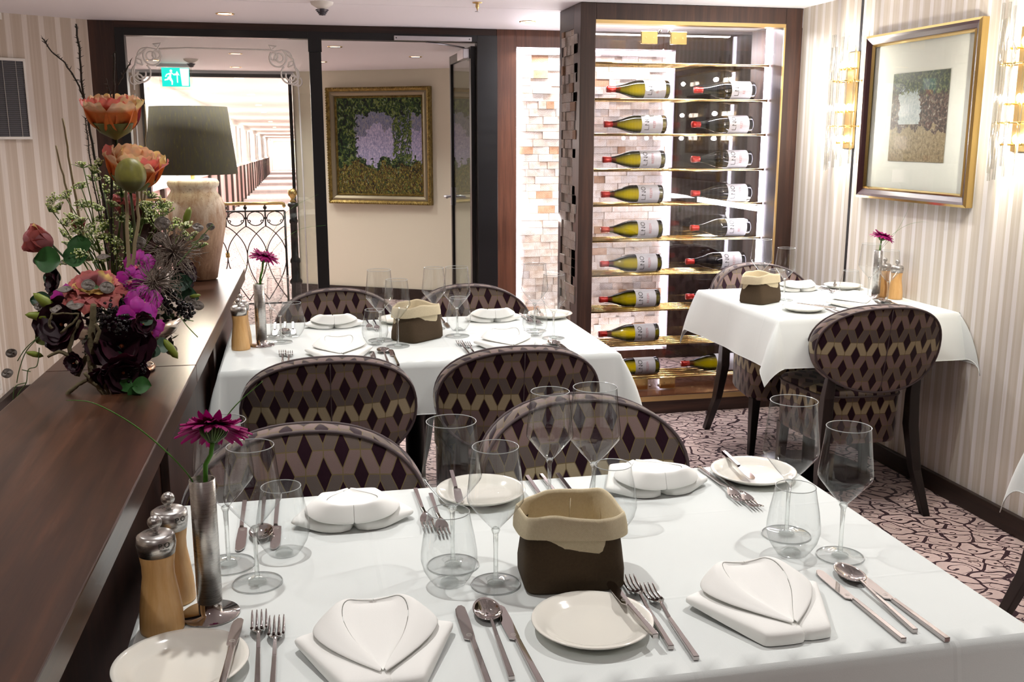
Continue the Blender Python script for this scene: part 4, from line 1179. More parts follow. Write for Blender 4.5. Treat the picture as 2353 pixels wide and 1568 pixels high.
cloth('d', T4, 0.19, (0.2, 0.0, 0.18, 0.24), (0.5, 0.3, 0.42, 0.5), 'white tablecloth corner poking in at the picture edge', seed=9, wallside=True)

# ------------------------------------------------------------------ glassware
def make_wine(Hh, rb, rr, label):
    t = thing('wine_glass', '', 'wine glass')
    zb = Hh * 0.40                                  # underside of the bowl
    MB().lathe([(0.012, 0.0035), (0.020, 0.0020), (rb * 0.86, 0.0010)], 40).build('foot', M['wineglass'], t)
    m = MB(); m.lathe([(0.014, 0.0008), (0.0135, 0.0034), (0.009, 0.0055), (0.0045, 0.0085)], 28)
    m.lathe([(0.0045, 0.008), (0.0036, 0.02), (0.0033, zb * 0.6), (0.0042, zb - 0.006), (0.007, zb + 0.001), (0.004, zb + 0.005), (0, zb + 0.005)], 18)
    m.build('stem', M['solidglass'], t)
    prof = [(0.0, zb + 0.002), (0.007, zb + 0.004), (0.014, zb + 0.012), (rb * 0.55, zb + Hh * 0.105), (rb * 0.91, zb + Hh * 0.195), (rb * 0.985, zb + Hh * 0.218), (rb, zb + Hh * 0.238), (rb * 0.99, zb + Hh * 0.262), (rb * 0.96, zb + Hh * 0.32), (rb * 0.88, zb + Hh * 0.46), (rr, Hh)]
    b = MB().lathe(prof, 56).build('bowl', M['wineglass'], t)
    P = [(rr * math.cos(2 * PI * k / 56), rr * math.sin(2 * PI * k / 56), Hh) for k in range(56)]
    MB().tube(P, 0.0007, 5, closed=True).build('rim', M['rimglass'], b)
    P = [(rb * 0.868 * math.cos(2 * PI * k / 56), rb * 0.868 * math.sin(2 * PI * k / 56), 0.0012) for k in range(56)]
    MB().tube(P, 0.0009, 5, closed=True).build('foot_rim', M['rimglass'], t)
    return Proto(t)
def make_tumbler():
    t = thing('water_tumbler', '', 'tumbler')
    b = MB().lathe([(0.0, 0.002), (0.016, 0.0012), (0.024, 0.0025), (0.031, 0.012), (0.039, 0.026), (0.0430, 0.042), (0.0425, 0.055), (0.039, 0.078), (0.0345, 0.100), (0.0315, 0.117)], 56).build('bowl', M['wineglass'], t)
    MB().lathe([(0.0145, 0.003), (0.0135, 0.0065), (0.009, 0.0105), (0.004, 0.0125), (0.0, 0.013)], 32).build('thick_bottom', M['solidglass'], t)
    P = [(0.0315 * math.cos(2 * PI * k / 56), 0.0315 * math.sin(2 * PI * k / 56), 0.117) for k in range(56)]
    MB().tube(P, 0.0007, 5, closed=True).build('rim', M['rimglass'], b)
    return Proto(t)
M['rimglass'] = simple('glass_rim', '#b9bdbd', 0.05, 0.0, 1.0)
WG, WS, TU = make_wine(0.238, 0.0470, 0.0385, 'g'), make_wine(0.219, 0.0430, 0.0345, 's'), make_tumbler()
ZT = 0.7525

# ------------------------------------------------------------------ cutlery: local +y = tip, origin at the middle, lying on z = 0
def handle(m, y0, y1, w0, w1, h0, h1, z0=0.0, z1=0.0):
    m.hexa([(-w0, y0, z0), (w0, y0, z0), (w1, y1, z1), (-w1, y1, z1), (-w0, y0, z0 + h0), (w0, y0, z0 + h0), (w1, y1, z1 + h1), (-w1, y1, z1 + h1)])
def make_knife(L=0.228, wb=0.0105, name='table_knife', cat='knife'):
    t = thing(name, '', cat)
    m = MB(); handle(m, -L / 2, -L / 2 + L * 0.54, 0.0042, 0.0036, 0.0068, 0.0060); m.build('handle', M['steel'], t, bevel=0.0008)
    m = MB(); y0 = -L / 2 + L * 0.54; Lb = L * 0.46
    out = [(-0.0036, 0), (-0.0040, 0.004), (-wb * 0.95, 0.008), (-wb, 0.03 * Lb / 0.105 + 0.01), (-wb * 0.98, Lb * 0.75), (-wb * 0.8, Lb * 0.90), (-wb * 0.3, Lb * 0.99), (0.002, Lb), (0.0060, Lb * 0.93), (0.0066, Lb * 0.6), (0.0050, 0.01), (0.0036, 0)]
    a = [m.vert((x, y0 + y, 0.0018)) for x, y in out]; b = [m.vert((x, y0 + y, 0.0036)) for x, y in out]
    m.face(a[::-1], None, False); m.face(b, None, False)
    for i in range(len(a)):
        j = (i + 1) % len(a); m.face((a[i], a[j], b[j], b[i]), None, False)
    bl = m.build('blade', M['steel'], t)
    ring = MB(); ring.tube([(-0.002 + 0.0036 * math.cos(2 * PI * k / 20), y0 + 0.016 + 0.0036 * math.sin(2 * PI * k / 20), 0.00365) for k in range(20)], 0.00022, 4, closed=True)
    ring.tube([(-0.0045, y0 + 0.0155, 0.00365), (-0.003, y0 + 0.0172, 0.00365), (-0.0022, y0 + 0.0150, 0.00365), (-0.001, y0 + 0.0168, 0.00365), (0.0004, y0 + 0.0160, 0.00365)], 0.0002, 4)
    ring.build('engraved_mark', M['china'], bl)
    return Proto(t)
def ztab(y, P):
    for (a, za), (b, zb) in zip(P, P[1:]):
        if a <= y <= b: k = (y - a) / (b - a); return za + (zb - za) * k
    return P[-1][1]
def make_fork(L=0.214):
    t = thing('table_fork', '', 'fork')
    h = L / 2
    m = MB(); handle(m, -h, -h + L * 0.50, 0.0040, 0.0028, 0.0066, 0.0040, 0, 0.004); 
    handle(m, -h + L * 0.50, -h + L * 0.66, 0.0028, 0.0024, 0.0040, 0.0024, 0.004, 0.010); m.build('handle', M['steel'], t, bevel=0.0007)
    prof = [(-h + L * 0.655, 0.0105), (-h + L * 0.72, 0.0080), (-h + L * 0.80, 0.0035), (-h + L * 0.90, 0.0030), (h, 0.0085)]
    m = MB()
    ya, yb = -h + L * 0.655, -h + L * 0.80
    def hd(i, j):
        k = i / 10; y = ya + (yb - ya) * k; wv = 0.0024 + (0.0118 - 0.0024) * min(1, math.sin(min(1, k * 1.15) * PI / 2) ** 1.3)
        q = -1 + 2 * j / 6
        return (q * wv, y, ztab(y, prof) + 0.0014 * q * q + 0.0008)
    m.grid(hd, 10, 6)
    for n in range(4):
        xc = -0.0118 + 0.00225 + n * 0.00643
        P = []
        for k in range(9):
            y = yb - 0.003 + (h - yb + 0.003) * k / 8
            P.append((xc, y, ztab(y, prof) + 0.0016))
        m.tube(P, [0.0019] * 6 + [0.0017, 0.0014, 0.0007], 6)
    m.build('head', M['steel'], t)
    return Proto(t)
def make_spoon(L=0.214):
    t = thing('table_spoon', '', 'spoon'); h = L / 2
    m = MB(); handle(m, -h, -h + L * 0.48, 0.0040, 0.0028, 0.0066, 0.0040, 0, 0.005)
    handle(m, -h + L * 0.48, -h + L * 0.685, 0.0028, 0.0022, 0.0040, 0.0024, 0.005, 0.0095); m.build('handle', M['steel'], t, bevel=0.0007)
    m = MB(); yc = h - 0.0345
    def bw(i, j):
        a = 2 * PI * i / 32; rho = max(0.001, j / 8)
        x = 0.0205 * rho * math.cos(a) * (1 - 0.10 * math.sin(a)); y = yc + 0.0345 * rho * math.sin(a)
        z = 0.0012 + 0.0085 * rho * rho
        return (x, y, z)
    m.grid(bw, 32, 8, True)
    m.build('bowl', M['steel'], t, solid=0.0012)
    return Proto(t)
KN, BK, FK, SP = make_knife(), make_knife(0.172, 0.0088, 'butter_knife', 'knife'), make_fork(), make_spoon()
def make_plate():
    t = MB().lathe([(0.0, 0.006), (0.054, 0.006), (0.060, 0.0075), (0.066, 0.012), (0.078, 0.0165), (0.0835, 0.018), (0.0845, 0.0165), (0.078, 0.012), (0.060, 0.003), (0.052, 0.0), (0.0, 0.0)], 64).build('bread_plate', M['china'])
    tag(t, '', 'plate')
    return Proto(t)
PL = make_plate()

# ------------------------------------------------------------------ folded napkin (shirt-collar fold)
def make_napkin():
    t = thing('folded_napkin', '', 'napkin')
    def slabpart(out, dz, nm):
        m = MB(); n = len(out); cx = sum(p[0] for p in out) / n; cy = sum(p[1] for p in out) / n
        def slab(i, j):
            x, y = out[i % n]
            tip = max(0.0, (abs(x) - 0.06) / 0.05)
            lv = [(1.0, 0.0015 + 0.010 * tip), (1.012, 0.006 + 0.008 * tip), (1.0, 0.014 + 0.001 * tip), (0.95, 0.0175), (0.8, 0.020), (0.5, 0.0215), (0.001, 0.022)]
            k, z = lv[j]
            return (cx + (x - cx) * k, cy + (y - cy) * k, z + dz * min(1, j / 2))
        m.grid(slab, n, 6, True)
        return m.build(nm, M['napkin'], t, subsurf=1)
    slabpart([(-0.003, -0.110), (0.02, -0.112), (0.046, -0.111), (0.051, -0.108), (0.054, -0.100), (0.080, -0.040), (0.102, 0.010), (0.108, 0.024), (0.100, 0.028), (0.085, 0.034), (0.062, 0.048), (0.045, 0.058), (0.0, 0.062), (-0.004, 0.0)], 0.0, 'body')
    slabpart([(-0.054, -0.100), (-0.051, -0.109), (-0.046, -0.113), (-0.02, -0.115), (0.002, -0.115), (0.009, -0.112), (0.011, -0.104), (0.008, -0.05), (0.004, 0.0), (0.0, 0.061), (-0.045, 0.058), (-0.062, 0.046), (-0.085, 0.032), (-0.100, 0.026), (-0.109, 0.018), (-0.102, 0.006), (-0.080, -0.045)], 0.0015, 'front_fold')
    # collar: a sloping inner plane between two ridges, each rolling over into a lapel
    RG = [(0.0, 0.049, 0.046), (0.018, 0.051, 0.047), (0.033, 0.050, 0.050), (0.042, 0.034, 0.050), (0.043, 0.006, 0.044), (0.033, -0.030, 0.0365), (0.016, -0.064, 0.030), (0.0012, -0.094, 0.0250)]
    OU = [(0.0, 0.064, 0.018), (0.028, 0.063, 0.019), (0.058, 0.058, 0.024), (0.077, 0.036, 0.0275), (0.083, 0.004, 0.0290), (0.064, -0.036, 0.0285), (0.032, -0.074, 0.0268), (0.0030, -0.100, 0.0240)]
    def samp(P, q):
        q = max(0.0, min(0.9999, q)) * (len(P) - 1); i = int(q); f = q - i
        p0, p1, p2, p3 = (Vector(P[max(0, i - 1)]), Vector(P[i]), Vector(P[i + 1]), Vector(P[min(len(P) - 1, i + 2)]))
        return 0.5 * ((2 * p1) + (p2 - p0) * f + (2 * p0 - 5 * p1 + 4 * p2 - p3) * f * f + (3 * p1 - p0 - 3 * p2 + p3) * f ** 3)
    for s in (-1, 1):
        m = MB()
        def lap(i, j, s=s):
            q = i / 28; a, b = samp(RG, q), samp(OU, q); k = j / 7
            p = a.lerp(b, k); p.z = a.z + (b.z - a.z) * (k ** 1.9) + 0.003 * math.sin(PI * min(1, k * 1.6)) * (1 - q)
            if j == 7: p.z -= 0.0012
            return (s * p.x, p.y, p.z)
        m.grid(lap, 28, 7)
        m.build('lapel', M['napkin'], t, solid=0.0014, subsurf=1)
    m = MB()
    def plane_(i, j):
        q = 0.27 + 0.73 * i / 20 if i > 0 else 0.27; a = samp(RG, q); k = -1 + j / 4
        dip = 0.0045 * (1 - k * k) * (1 - q) + (0.0035 if 0 < j < 8 else 0.0)
        z = a.z - dip
        y = a.y
        if i == 0: y = 0.0495 + 0.0015 * abs(k); z = 0.0465 + 0.003 * k * k
        return (k * a.x * 0.985, y, max(0.0225, z - 0.0006))
    m.grid(plane_, 20, 8)
    m.build('collar', M['napkin'], t)
    return Proto(t)
NP = make_napkin()

# ------------------------------------------------------------------ pepper mill, metal vase, gerbera, grass, bread bag
def make_mill():
    t = thing('pepper_mill', '', 'pepper mill')
    MB().lathe([(0.0, 0.0), (0.029, 0.0), (0.0298, 0.004), (0.0285, 0.030), (0.0245, 0.060), (0.0215, 0.080), (0.0215, 0.095), (0.0235, 0.110), (0.0235, 0.112), (0, 0.112)], 40).build('body', M['millwood'], t)
    MB().lathe([(0.0, 0.112), (0.0240, 0.112), (0.0262, 0.126), (0.0250, 0.138), (0.0195, 0.1415), (0.0, 0.1425)], 40).build('cap', M['steelb'], t)
    m = MB(); m.tube([(0, 0, 0.141), (0, 0, 0.149)], 0.004, 10)
    def kb(i, j):
        a = 2 * PI * i / 36; th = PI * j / 10; r_ = 0.0098 * math.sin(th) * (1 - 0.06 * abs(math.sin(5 * a)))
        return (r_ * math.cos(a), r_ * math.sin(a), 0.1565 - 0.0098 * math.cos(th))
    m.grid(kb, 36, 10, True); m.build('knob', M['steelb'], t)
    mm = MB()
    for body, sz, zo in (('P.O', 0.011, 0.130), ('Peugeot', 0.0042, 0.1235)):
        vs, fs = text_faces(body, sz); o_ = len(mm.v)
        for v in vs:
            a = -PI / 2 + 0.55 + v[0] / 0.0262
            mm.vert((0.0265 * math.cos(a), 0.0265 * math.sin(a), zo + v[1]))
        for f in fs: mm.face([q + o_ for q in f])
    mm.build('lettering', M['ink'], t)
    return Proto(t)
ML = make_mill()
def make_vase():
    t = thing('bud_vase', '', 'vase')
    MB().lathe([(0.0, 0.0), (0.0405, 0.0), (0.041, 0.0015), (0.040, 0.003), (0.0165, 0.0035), (0.0165, 0.020), (0.0155, 0.022), (0.0, 0.022)], 48).build('base', M['steel'], t)
    MB().lathe([(0.0, 0.021), (0.0175, 0.021), (0.0175, 0.203), (0.0168, 0.2035), (0.0165, 0.203), (0.0165, 0.06), (0.0, 0.06)], 40).build('tube', M['steelb'], t)
    return Proto(t)
VA = make_vase()
def make_gerbera(lean, headdir, stemh=0.085):
    """origin at the vase mouth; the stem runs down into the tube"""
    t = thing('gerbera_flower', '', 'flower')
    top = Vector(lean)
    m = MB(); m.col = (0.10, 0.34, 0.03, 1)
    P = [(0.004, 0, -0.06), (0.004, 0, -0.01), (0.006, 0.0, 0.02), (top.x * 0.6 + 0.003, top.y * 0.6, top.z * 0.6), tuple(top)]
    m.tube(P, [0.0030, 0.0032, 0.0034, 0.0030, 0.0032], 8); m.build('stem', M['leafy'], t)
    ax = Vector(headdir).normalized(); Q = ax.to_track_quat('Z', 'Y').to_matrix().to_4x4(); T_ = Matrix.Translation(top) @ Q
    m = MB(); m.col = (0.09, 0.16, 0.05, 1)
    m.lathe([(0.003, -0.006), (0.011, 0.002), (0.018, 0.014), (0.015, 0.020), (0, 0.020)], 20, T_)
    rnd = random.Random(3)
    for k in range(26):
        a = 2 * PI * k / 26; m.col = rnd.choice(((0.12, 0.24, 0.05, 1), (0.07, 0.10, 0.05, 1), (0.2, 0.32, 0.12, 1)))
        m.tube([T_ @ Vector((0.006 * math.cos(a), 0.006 * math.sin(a), -0.004)), T_ @ Vector((0.0165 * math.cos(a), 0.0165 * math.sin(a), 0.006)), T_ @ Vector((0.0205 * math.cos(a), 0.0205 * math.sin(a), 0.017))], [0.0012, 0.0011, 0.0005], 4)
    m.build('calyx', M['leafy'], t)
    m = MB()
    for ring, (n, L, dz, drop) in enumerate(((20, 0.042, 0.017, -0.013), (18, 0.038, 0.020, -0.004), (16, 0.028, 0.022, 0.006), (12, 0.018, 0.023, 0.006))):
        for k in range(n):
            a = 2 * PI * (k + 0.5 * (ring % 2)) / n + rnd.uniform(-0.06, 0.06); L_ = L * rnd.uniform(0.88, 1.06); dp = drop + rnd.uniform(-0.007, 0.005)
            c0 = rnd.uniform(0.75, 1.1); m.col = (0.34 * c0, 0.004, 0.135 * c0, 1)
            def pf(i, j, a=a, L_=L_, dp=dp):
                q = i / 6; w_ = 0.0066 * (math.sin(PI * min(1, 0.18 + 0.78 * q)) ** 0.6); s = (j - 1) * w_
                r_ = 0.009 + L_ * q; z = dz + dp * q * q + 0.0025 * (j - 1) ** 2 * -1
                return T_ @ Vector((r_ * math.cos(a) - s * math.sin(a), r_ * math.sin(a) + s * math.cos(a), z))
            m.grid(pf, 6, 2)
    m.build('petals', M['petal'], t)
    m = MB(); m.col = (0.06, 0.01, 0.02, 1); m.lathe([(0.010, 0.020), (0.009, 0.024), (0.0, 0.026)], 18, T_); m.build('flower_centre', M['leafy'], t)
    return t
def blade(P, w_, label, vase_xyz, col=(0.10, 0.28, 0.04, 1)):
    """one long thin grass blade, points relative to the vase mouth"""
    m = MB(); m.col = col
    P = [Vector(p) for p in P]
    # smooth with Catmull-Rom
    Q = []
    for k in range(len(P) - 1):
        p0, p1, p2, p3 = P[max(0, k - 1)], P[k], P[k + 1], P[min(len(P) - 1, k + 2)]
        for s in range(8):
            u = s / 8
            Q.append(0.5 * ((2 * p1) + (p2 - p0) * u + (2 * p0 - 5 * p1 + 4 * p2 - p3) * u * u + (3 * p1 - p0 - 3 * p2 + p3) * u ** 3))
    Q.append(P[-1]); n = len(Q)
    m.tube(Q, [w_ * (1 - 0.75 * (k / (n - 1)) ** 2) for k in range(n)], 6)
    o = m.build('grass_blade', M['leafy']); o.location = vase_xyz
    return tag(o, label, 'grass blade', None)
def make_bag(wx=0.152, wy=0.118, hh=0.088, cuff=0.034):
    t = thing('bread_bag', '', 'bread bag')
    rnd = random.Random(4)
    def ol(i, n, gx, gy, e=0.36):
        a = 2 * PI * i / n + PI / 4; c, s = math.cos(a), math.sin(a)
        return gx / 2 * (abs(c) ** e) * (1 if c >= 0 else -1), gy / 2 * (abs(s) ** e) * (1 if s >= 0 else -1)
    N = 64
    ph = [rnd.uniform(0, 6.28) for _ in range(6)]
    lev = [(0.97, 0.93, 0.0, 0.30), (1.01, 1.02, 0.006, 0.30), (1.04, 1.06, 0.03, 0.42), (1.02, 1.02, 0.06, 0.55), (0.99, 0.99, hh, 0.66)]
    m = MB()
    def outer(i, j):
        gx, gy, z, e = lev[j]; x, y = ol(i, N, wx * gx, wy * gy, e); a = 2 * PI * i / N
        return (x + 0.003 * math.sin(3 * a + ph[0]) * (j / 4), y + 0.004 * math.sin(2 * a + ph[1]) * (j / 4), z)
    ids = m.grid(outer, N, 4, True)
    m.face([ids[i][0] for i in range(N)][::-1], None, False)
    m.build('body', M['bagout'], t)
    def topz(a): return hh + 0.030 + 0.005 * math.sin(2 * a + 0.7) + 0.0018 * math.sin(5 * a + ph[2]) + 0.001 * math.sin(9 * a)
    m = MB()
    def cf(i, j):
        a = 2 * PI * i / N; tz = topz(a); low = hh + 0.030 - cuff + 0.004 * math.sin(2 * a + 0.7)
        pr = [(1.105, low), (1.10, low + cuff * 0.35), (1.06, tz - 0.006), (1.035, tz), (1.00, tz - 0.001), (0.97, tz - 0.006), (0.95, hh * 0.7), (0.93, 0.03), (0.88, 0.006)]
        k, z = pr[j]; x, y = ol(i, N, wx * k, wy * k, 0.66 if j < 6 else 0.5)
        if j < 7: x += 0.0025 * math.sin(5 * a + ph[3]); y += 0.0025 * math.sin(4 * a + ph[4])
        return (x, y, z)
    ids = m.grid(cf, N, 8, True)
    m.face([ids[i][8] for i in range(N)], None, False)
    cu = m.build('lining_cuff', M['bagin'], t)
    m = MB(); m.tube([(0.012, wy * 0.465, 0.01), (0.010, wy * 0.470, 0.05), (0.012, wy * 0.478, hh + 0.02)], 0.0012, 5); m.build('seam', M['bagin'], cu)
    return Proto(t)
BAG = make_bag()
# ------------------------------------------------------------------ laying the tables
CENG = 'wine glasses'
def big(x, y, lab): WG.put((x, y, ZT), 0, lab, 'large wine glasses')
def small(x, y, lab): WS.put((x, y, ZT), 0, lab, 'small wine glasses')
def tumb(x, y, lab): TU.put((x, y, ZT), 0, lab, 'water tumblers')
def fork(x, y, rz, lab): FK.put((x, y, ZT), R(rz), lab, 'table forks')
def knife(x, y, rz, lab): KN.put((x, y, ZT), R(rz), lab, 'table knives')
def spoon(x, y, rz, lab): SP.put((x, y, ZT), R(rz), lab, 'table spoons')
def nap(x, y, rz, lab): NP.put((x, y, ZT), R(rz), lab, 'folded napkins')
def plate(x, y, lab): PL.put((x, y, ZT), 0, lab, 'bread plates')
def bknife(x, y, rz, lab): BK.put((x, y, ZT + 0.0185), R(rz), lab, 'butter knives')

# big table: place by the pepper mills (near side)
fork(-0.071, 1.244, 1, 'steel fork beside butter knife plate near the pepper mills, outer of two')
fork(-0.050, 1.222, -1, 'steel fork next to it towards the napkin, near the pepper mills')
nap(0.083, 1.222, 0, 'white collar-folded napkin cut by the lower picture edge, in front of the vase')
knife(0.210, 1.202, 0, 'table knife touching the napkin side of the spoon, before the bread bag tumbler')
spoon(0.243, 1.214, -1, 'steel spoon with a bright star reflection between two knives')
knife(0.270, 1.190, 2, 'table knife between the shiny spoon and the bread plate')
plate(-0.165, 1.215, 'bread plate cut by the lower picture edge below the pepper mills')
bknife(-0.103, 1.221, -4, 'butter knife on the bread plate below the pepper mills')
tumb(0.207, 1.395, 'water tumbler beside the bread bag on the big table, vase side')
big(0.223, 1.462, 'tall wine glass standing just behind the tumbler beside the bread bag')
small(0.276, 1.380, 'small wine glass between tumbler and bread bag on the big table')
# place at the aisle end (near side)
plate(0.378, 1.212, 'bread plate in front of the bread bag on the big table')
bknife(0.438, 1.223, 3, 'butter knife lying on the plate in front of the bread bag')
fork(0.470, 1.243, -3, 'fork touching the bread plate before the bread bag, of the two there')
fork(0.490, 1.210, -2, 'fork next to the napkin at the aisle end, longest visible handle')
nap(0.635, 1.228, 2, 'white collar-folded napkin at the aisle end of the big table, whole in view')
knife(0.778, 1.202, 0, 'table knife beside the aisle end napkin on the big table')
spoon(0.812, 1.214, -2, 'steel spoon between two knives at the aisle end of the big table')
knife(0.834, 1.190, 1, 'outermost table knife at the aisle edge of the big table')
tumb(0.770, 1.385, 'water tumbler above the cutlery at the aisle end of the big table')
big(0.800, 1.462, 'tall wine glass behind the aisle end tumbler, bread plate beyond')
small(0.843, 1.362, 'small wine glass closest to the aisle edge of the big table'.replace('closest to', 'beside'))
# far side by the vase
nap(0.078, 1.690, 180, 'white napkin across the big table in front of the patterned chair by the vase')
knife(-0.113, 1.700, 180, 'knife seen through the wine glasses behind the vase')
spoon(-0.078, 1.720, 180, 'spoon lying between two knives behind the vase glasses')
knife(-0.055, 1.695, 179, 'knife lying between the vase glasses and the far napkin')
tumb(-0.040, 1.562, 'water tumbler behind the vase glasses on the big table')
big(-0.126, 1.540, 'tall wine glass right behind the gerbera flower')
small(-0.079, 1.462, 'wine glass beside the metal vase on the big table, in front of the tumbler')
fork(0.205, 1.705, 180, 'fork beside the far napkin by the vase, the one touching its corner')
fork(0.228, 1.672, 179, 'fork seen behind the tall glass beside the bread bag')
plate(0.322, 1.752, 'bread plate seen through the wine glasses behind the bread bag')
bknife(0.275, 1.762, 176, 'butter knife on the plate behind the bread bag glasses')
# far side at the aisle end
nap(0.660, 1.735, 183, 'white napkin across the big table behind the bread bag')
knife(0.432, 1.725, 180, 'knife lying behind the bread bag, half hidden, nearer the hidden plate')
spoon(0.462, 1.735, 180, 'spoon lying behind the bread bag between two knives')
knife(0.495, 1.725, 180, 'knife lying behind the bread bag beside the far napkin')
tumb(0.516, 1.552, 'water tumbler half hidden behind the bread bag')
big(0.503, 1.620, 'tall wine glass behind the bread bag, nearer the napkin')
small(0.437, 1.680, 'wine glass directly behind the bread bag opening')
fork(0.790, 1.710, 180, 'fork beside the far napkin near the aisle, handle at the table edge')
fork(0.806, 1.678, 178, 'fork under the rim of the far bread plate near the aisle')
plate(0.875, 1.745, 'bread plate at the far aisle corner of the big table')
bknife(0.850, 1.765, 175, 'butter knife on the plate at the far aisle corner')
BAG.put((0.392, 1.380, ZT), R(-4), 'brown bread bag with turned-down linen cuff on the big table', 'bread bags')
# mills and vase by the counter
ML.put((-0.203, 1.342, ZT), R(0), 'beech pepper mill with steel cap beside the metal vase, front one', 'pepper and salt mills')
ML.put((-0.196, 1.432, ZT), R(12), 'beech mill half hidden behind the front mill on the big table', 'pepper and salt mills')
VA.put((-0.141, 1.372, ZT), 0, 'slim steel tube vase holding a magenta gerbera on the big table', 'steel tube vases')
VM = (-0.141, 1.372, ZT + 0.2035)
g = make_gerbera((0.018, 0.0, 0.056), (0.10, 0.62, 1.0)); g.location = VM; g['label'] = 'magenta gerbera seen from below its petals in the vase on the big table'; g['group'] = 'magenta gerberas'
blade([(-0.012, 0, -0.05), (-0.014, 0, 0.0), (-0.070, 0, 0.070), (-0.128, 0, 0.114), (-0.166, 0, 0.122)], 0.0012, 'long green grass blade arching over the counter from the vase', VM)
blade([(0.004, 0.004, -0.05), (0.005, 0.004, 0.01), (0.038, 0.01, 0.085), (0.088, 0.02, 0.130)], 0.0014, 'green grass blade leaning across the gerbera towards the patterned chair', VM)

# middle table
def shifted(f, *a): f(*a)
fork(-0.054, 3.045, 1, 'fork at the counter end of the middle table, outer of the pair')
fork(-0.036, 3.030, -1, 'fork at the counter end of the middle table, inner of the pair')
nap(0.120, 3.095, 0, 'white collar-folded napkin on the middle table behind the chair by the counter')
knife(0.222, 2.985, 0, 'knife on the middle table just beyond the chair top, napkin side')
spoon(0.256, 3.020, 0, 'spoon on the middle table below the bread bag glasses')
knife(0.283, 3.000, 0, 'knife on the middle table below the bread bag')
tumb(0.242, 3.212, 'water tumbler beside the bread bag on the middle table')
big(0.265, 3.280, 'tall wine glass behind the tumbler beside the middle table bread bag')
small(0.312, 3.172, 'small wine glass in front of the middle table bread bag')
fork(0.515, 3.080, 0, 'fork between bread bag and napkin on the middle table, outer of two')
fork(0.533, 3.045, -1, 'fork between bread bag and napkin on the middle table, inner of two')
nap(0.660, 3.105, 0, 'white collar-folded napkin on the middle table behind the aisle end chair')
knife(0.780, 2.975, 0, 'knife beside the spoon at the aisle end of the middle table, napkin side')
spoon(0.815, 3.020, 0, 'spoon at the aisle end of the middle table')
knife(0.833, 2.975, 0, 'outermost knife at the aisle end of the middle table')
tumb(0.790, 3.250, 'water tumbler at the aisle end of the middle table')
big(0.808, 3.330, 'tall wine glass behind the aisle end tumbler, timber blocks behind it')
small(0.840, 3.190, 'small wine glass at the aisle corner of the middle table, before the dark post')
nap(0.122, 3.575, 180, 'white napkin across the middle table below the garden painting')
knife(-0.085, 3.545, 180, 'knife seen behind the middle table vase glasses, counter side')
spoon(-0.050, 3.560, 180, 'spoon seen behind the middle table vase glasses')
knife(-0.022, 3.545, 180, 'knife between vase tumbler and far napkin on the middle table')
tumb(-0.022, 3.410, 'water tumbler beside the vase glasses on the middle table')
big(-0.092, 3.410, 'wine glass right behind the steel vase on the middle table')
small(-0.060, 3.318, 'wine glass in front of the vase tumbler on the middle table')
fork(0.245, 3.570, 180, 'fork beyond the middle table tumbler, seen through its wall')
fork(0.270, 3.540, 180, 'fork beyond the tall glass on the middle table')
plate(0.368, 3.600, 'bread plate mostly hidden behind the middle table bread bag')
nap(0.705, 3.575, 180, 'white napkin across the middle table before the timber block wall')
knife(0.445, 3.575, 180, 'knife behind the middle table bread bag, bag side')
spoon(0.480, 3.590, 180, 'spoon behind the middle table bread bag')
knife(0.520, 3.560, 180, 'knife behind the middle table bread bag, napkin side')
tumb(0.550, 3.400, 'water tumbler on the far side of the middle table bread bag')
big(0.528, 3.298, 'tall wine glass beside the middle table bread bag, aisle side')
small(0.470, 3.445, 'wine glass half hidden behind the middle table bread bag')
fork(0.830, 3.555, 180, 'fork beside the plate at the far aisle corner of the middle table')
fork(0.852, 3.525, 180, 'second fork half under the glasses at the middle table far corner')
plate(0.930, 3.585, 'bread plate at the far aisle corner of the middle table')
bknife(0.890, 3.585, 172, 'butter knife on the plate at the middle table far corner')
BAG.put((0.388, 3.285, ZT), R(40), 'brown bread bag with linen cuff on the middle table', 'bread bags')
ML.put((-0.186, 3.236, ZT), R(0), 'beech pepper mill on the middle table beside the counter', 'pepper and salt mills')
ML.put((-0.184, 3.325, ZT), R(12), 'mill hidden behind the front mill on the middle table, only its knob showing', 'pepper and salt mills')
VA.put((-0.122, 3.280, ZT), 0, 'slim steel tube vase with gerbera on the middle table', 'steel tube vases')
VM2 = (-0.122, 3.280, ZT + 0.2035)
g = make_gerbera((0.018, 0.0, 0.075), (0.30, -0.05, 1.0)); g.location = VM2; g['label'] = 'dark magenta gerbera in the vase on the middle table, before the iron railing'; g['group'] = 'magenta gerberas'
blade([(-0.008, 0, -0.05), (-0.010, 0, 0.0), (-0.050, 0.0, 0.09), (-0.075, 0.01, 0.15)], 0.0007, 'thin grass blade leaning to the counter from the middle table vase', VM2)
blade([(0.006, 0, -0.05), (0.008, 0, 0.0), (0.045, 0.0, 0.10), (0.13, 0.0, 0.17), (0.22, 0.0, 0.185)], 0.0007, 'thin grass blade arching to the black mullion from the middle table vase', VM2)
blade([(0.0, 0.004, -0.05), (0.0, 0.004, 0.0), (0.03, 0.0, 0.12), (0.10, 0.0, 0.23), (0.20, 0.0, 0.285)], 0.0007, 'tallest thin grass blade from the middle table vase', VM2)

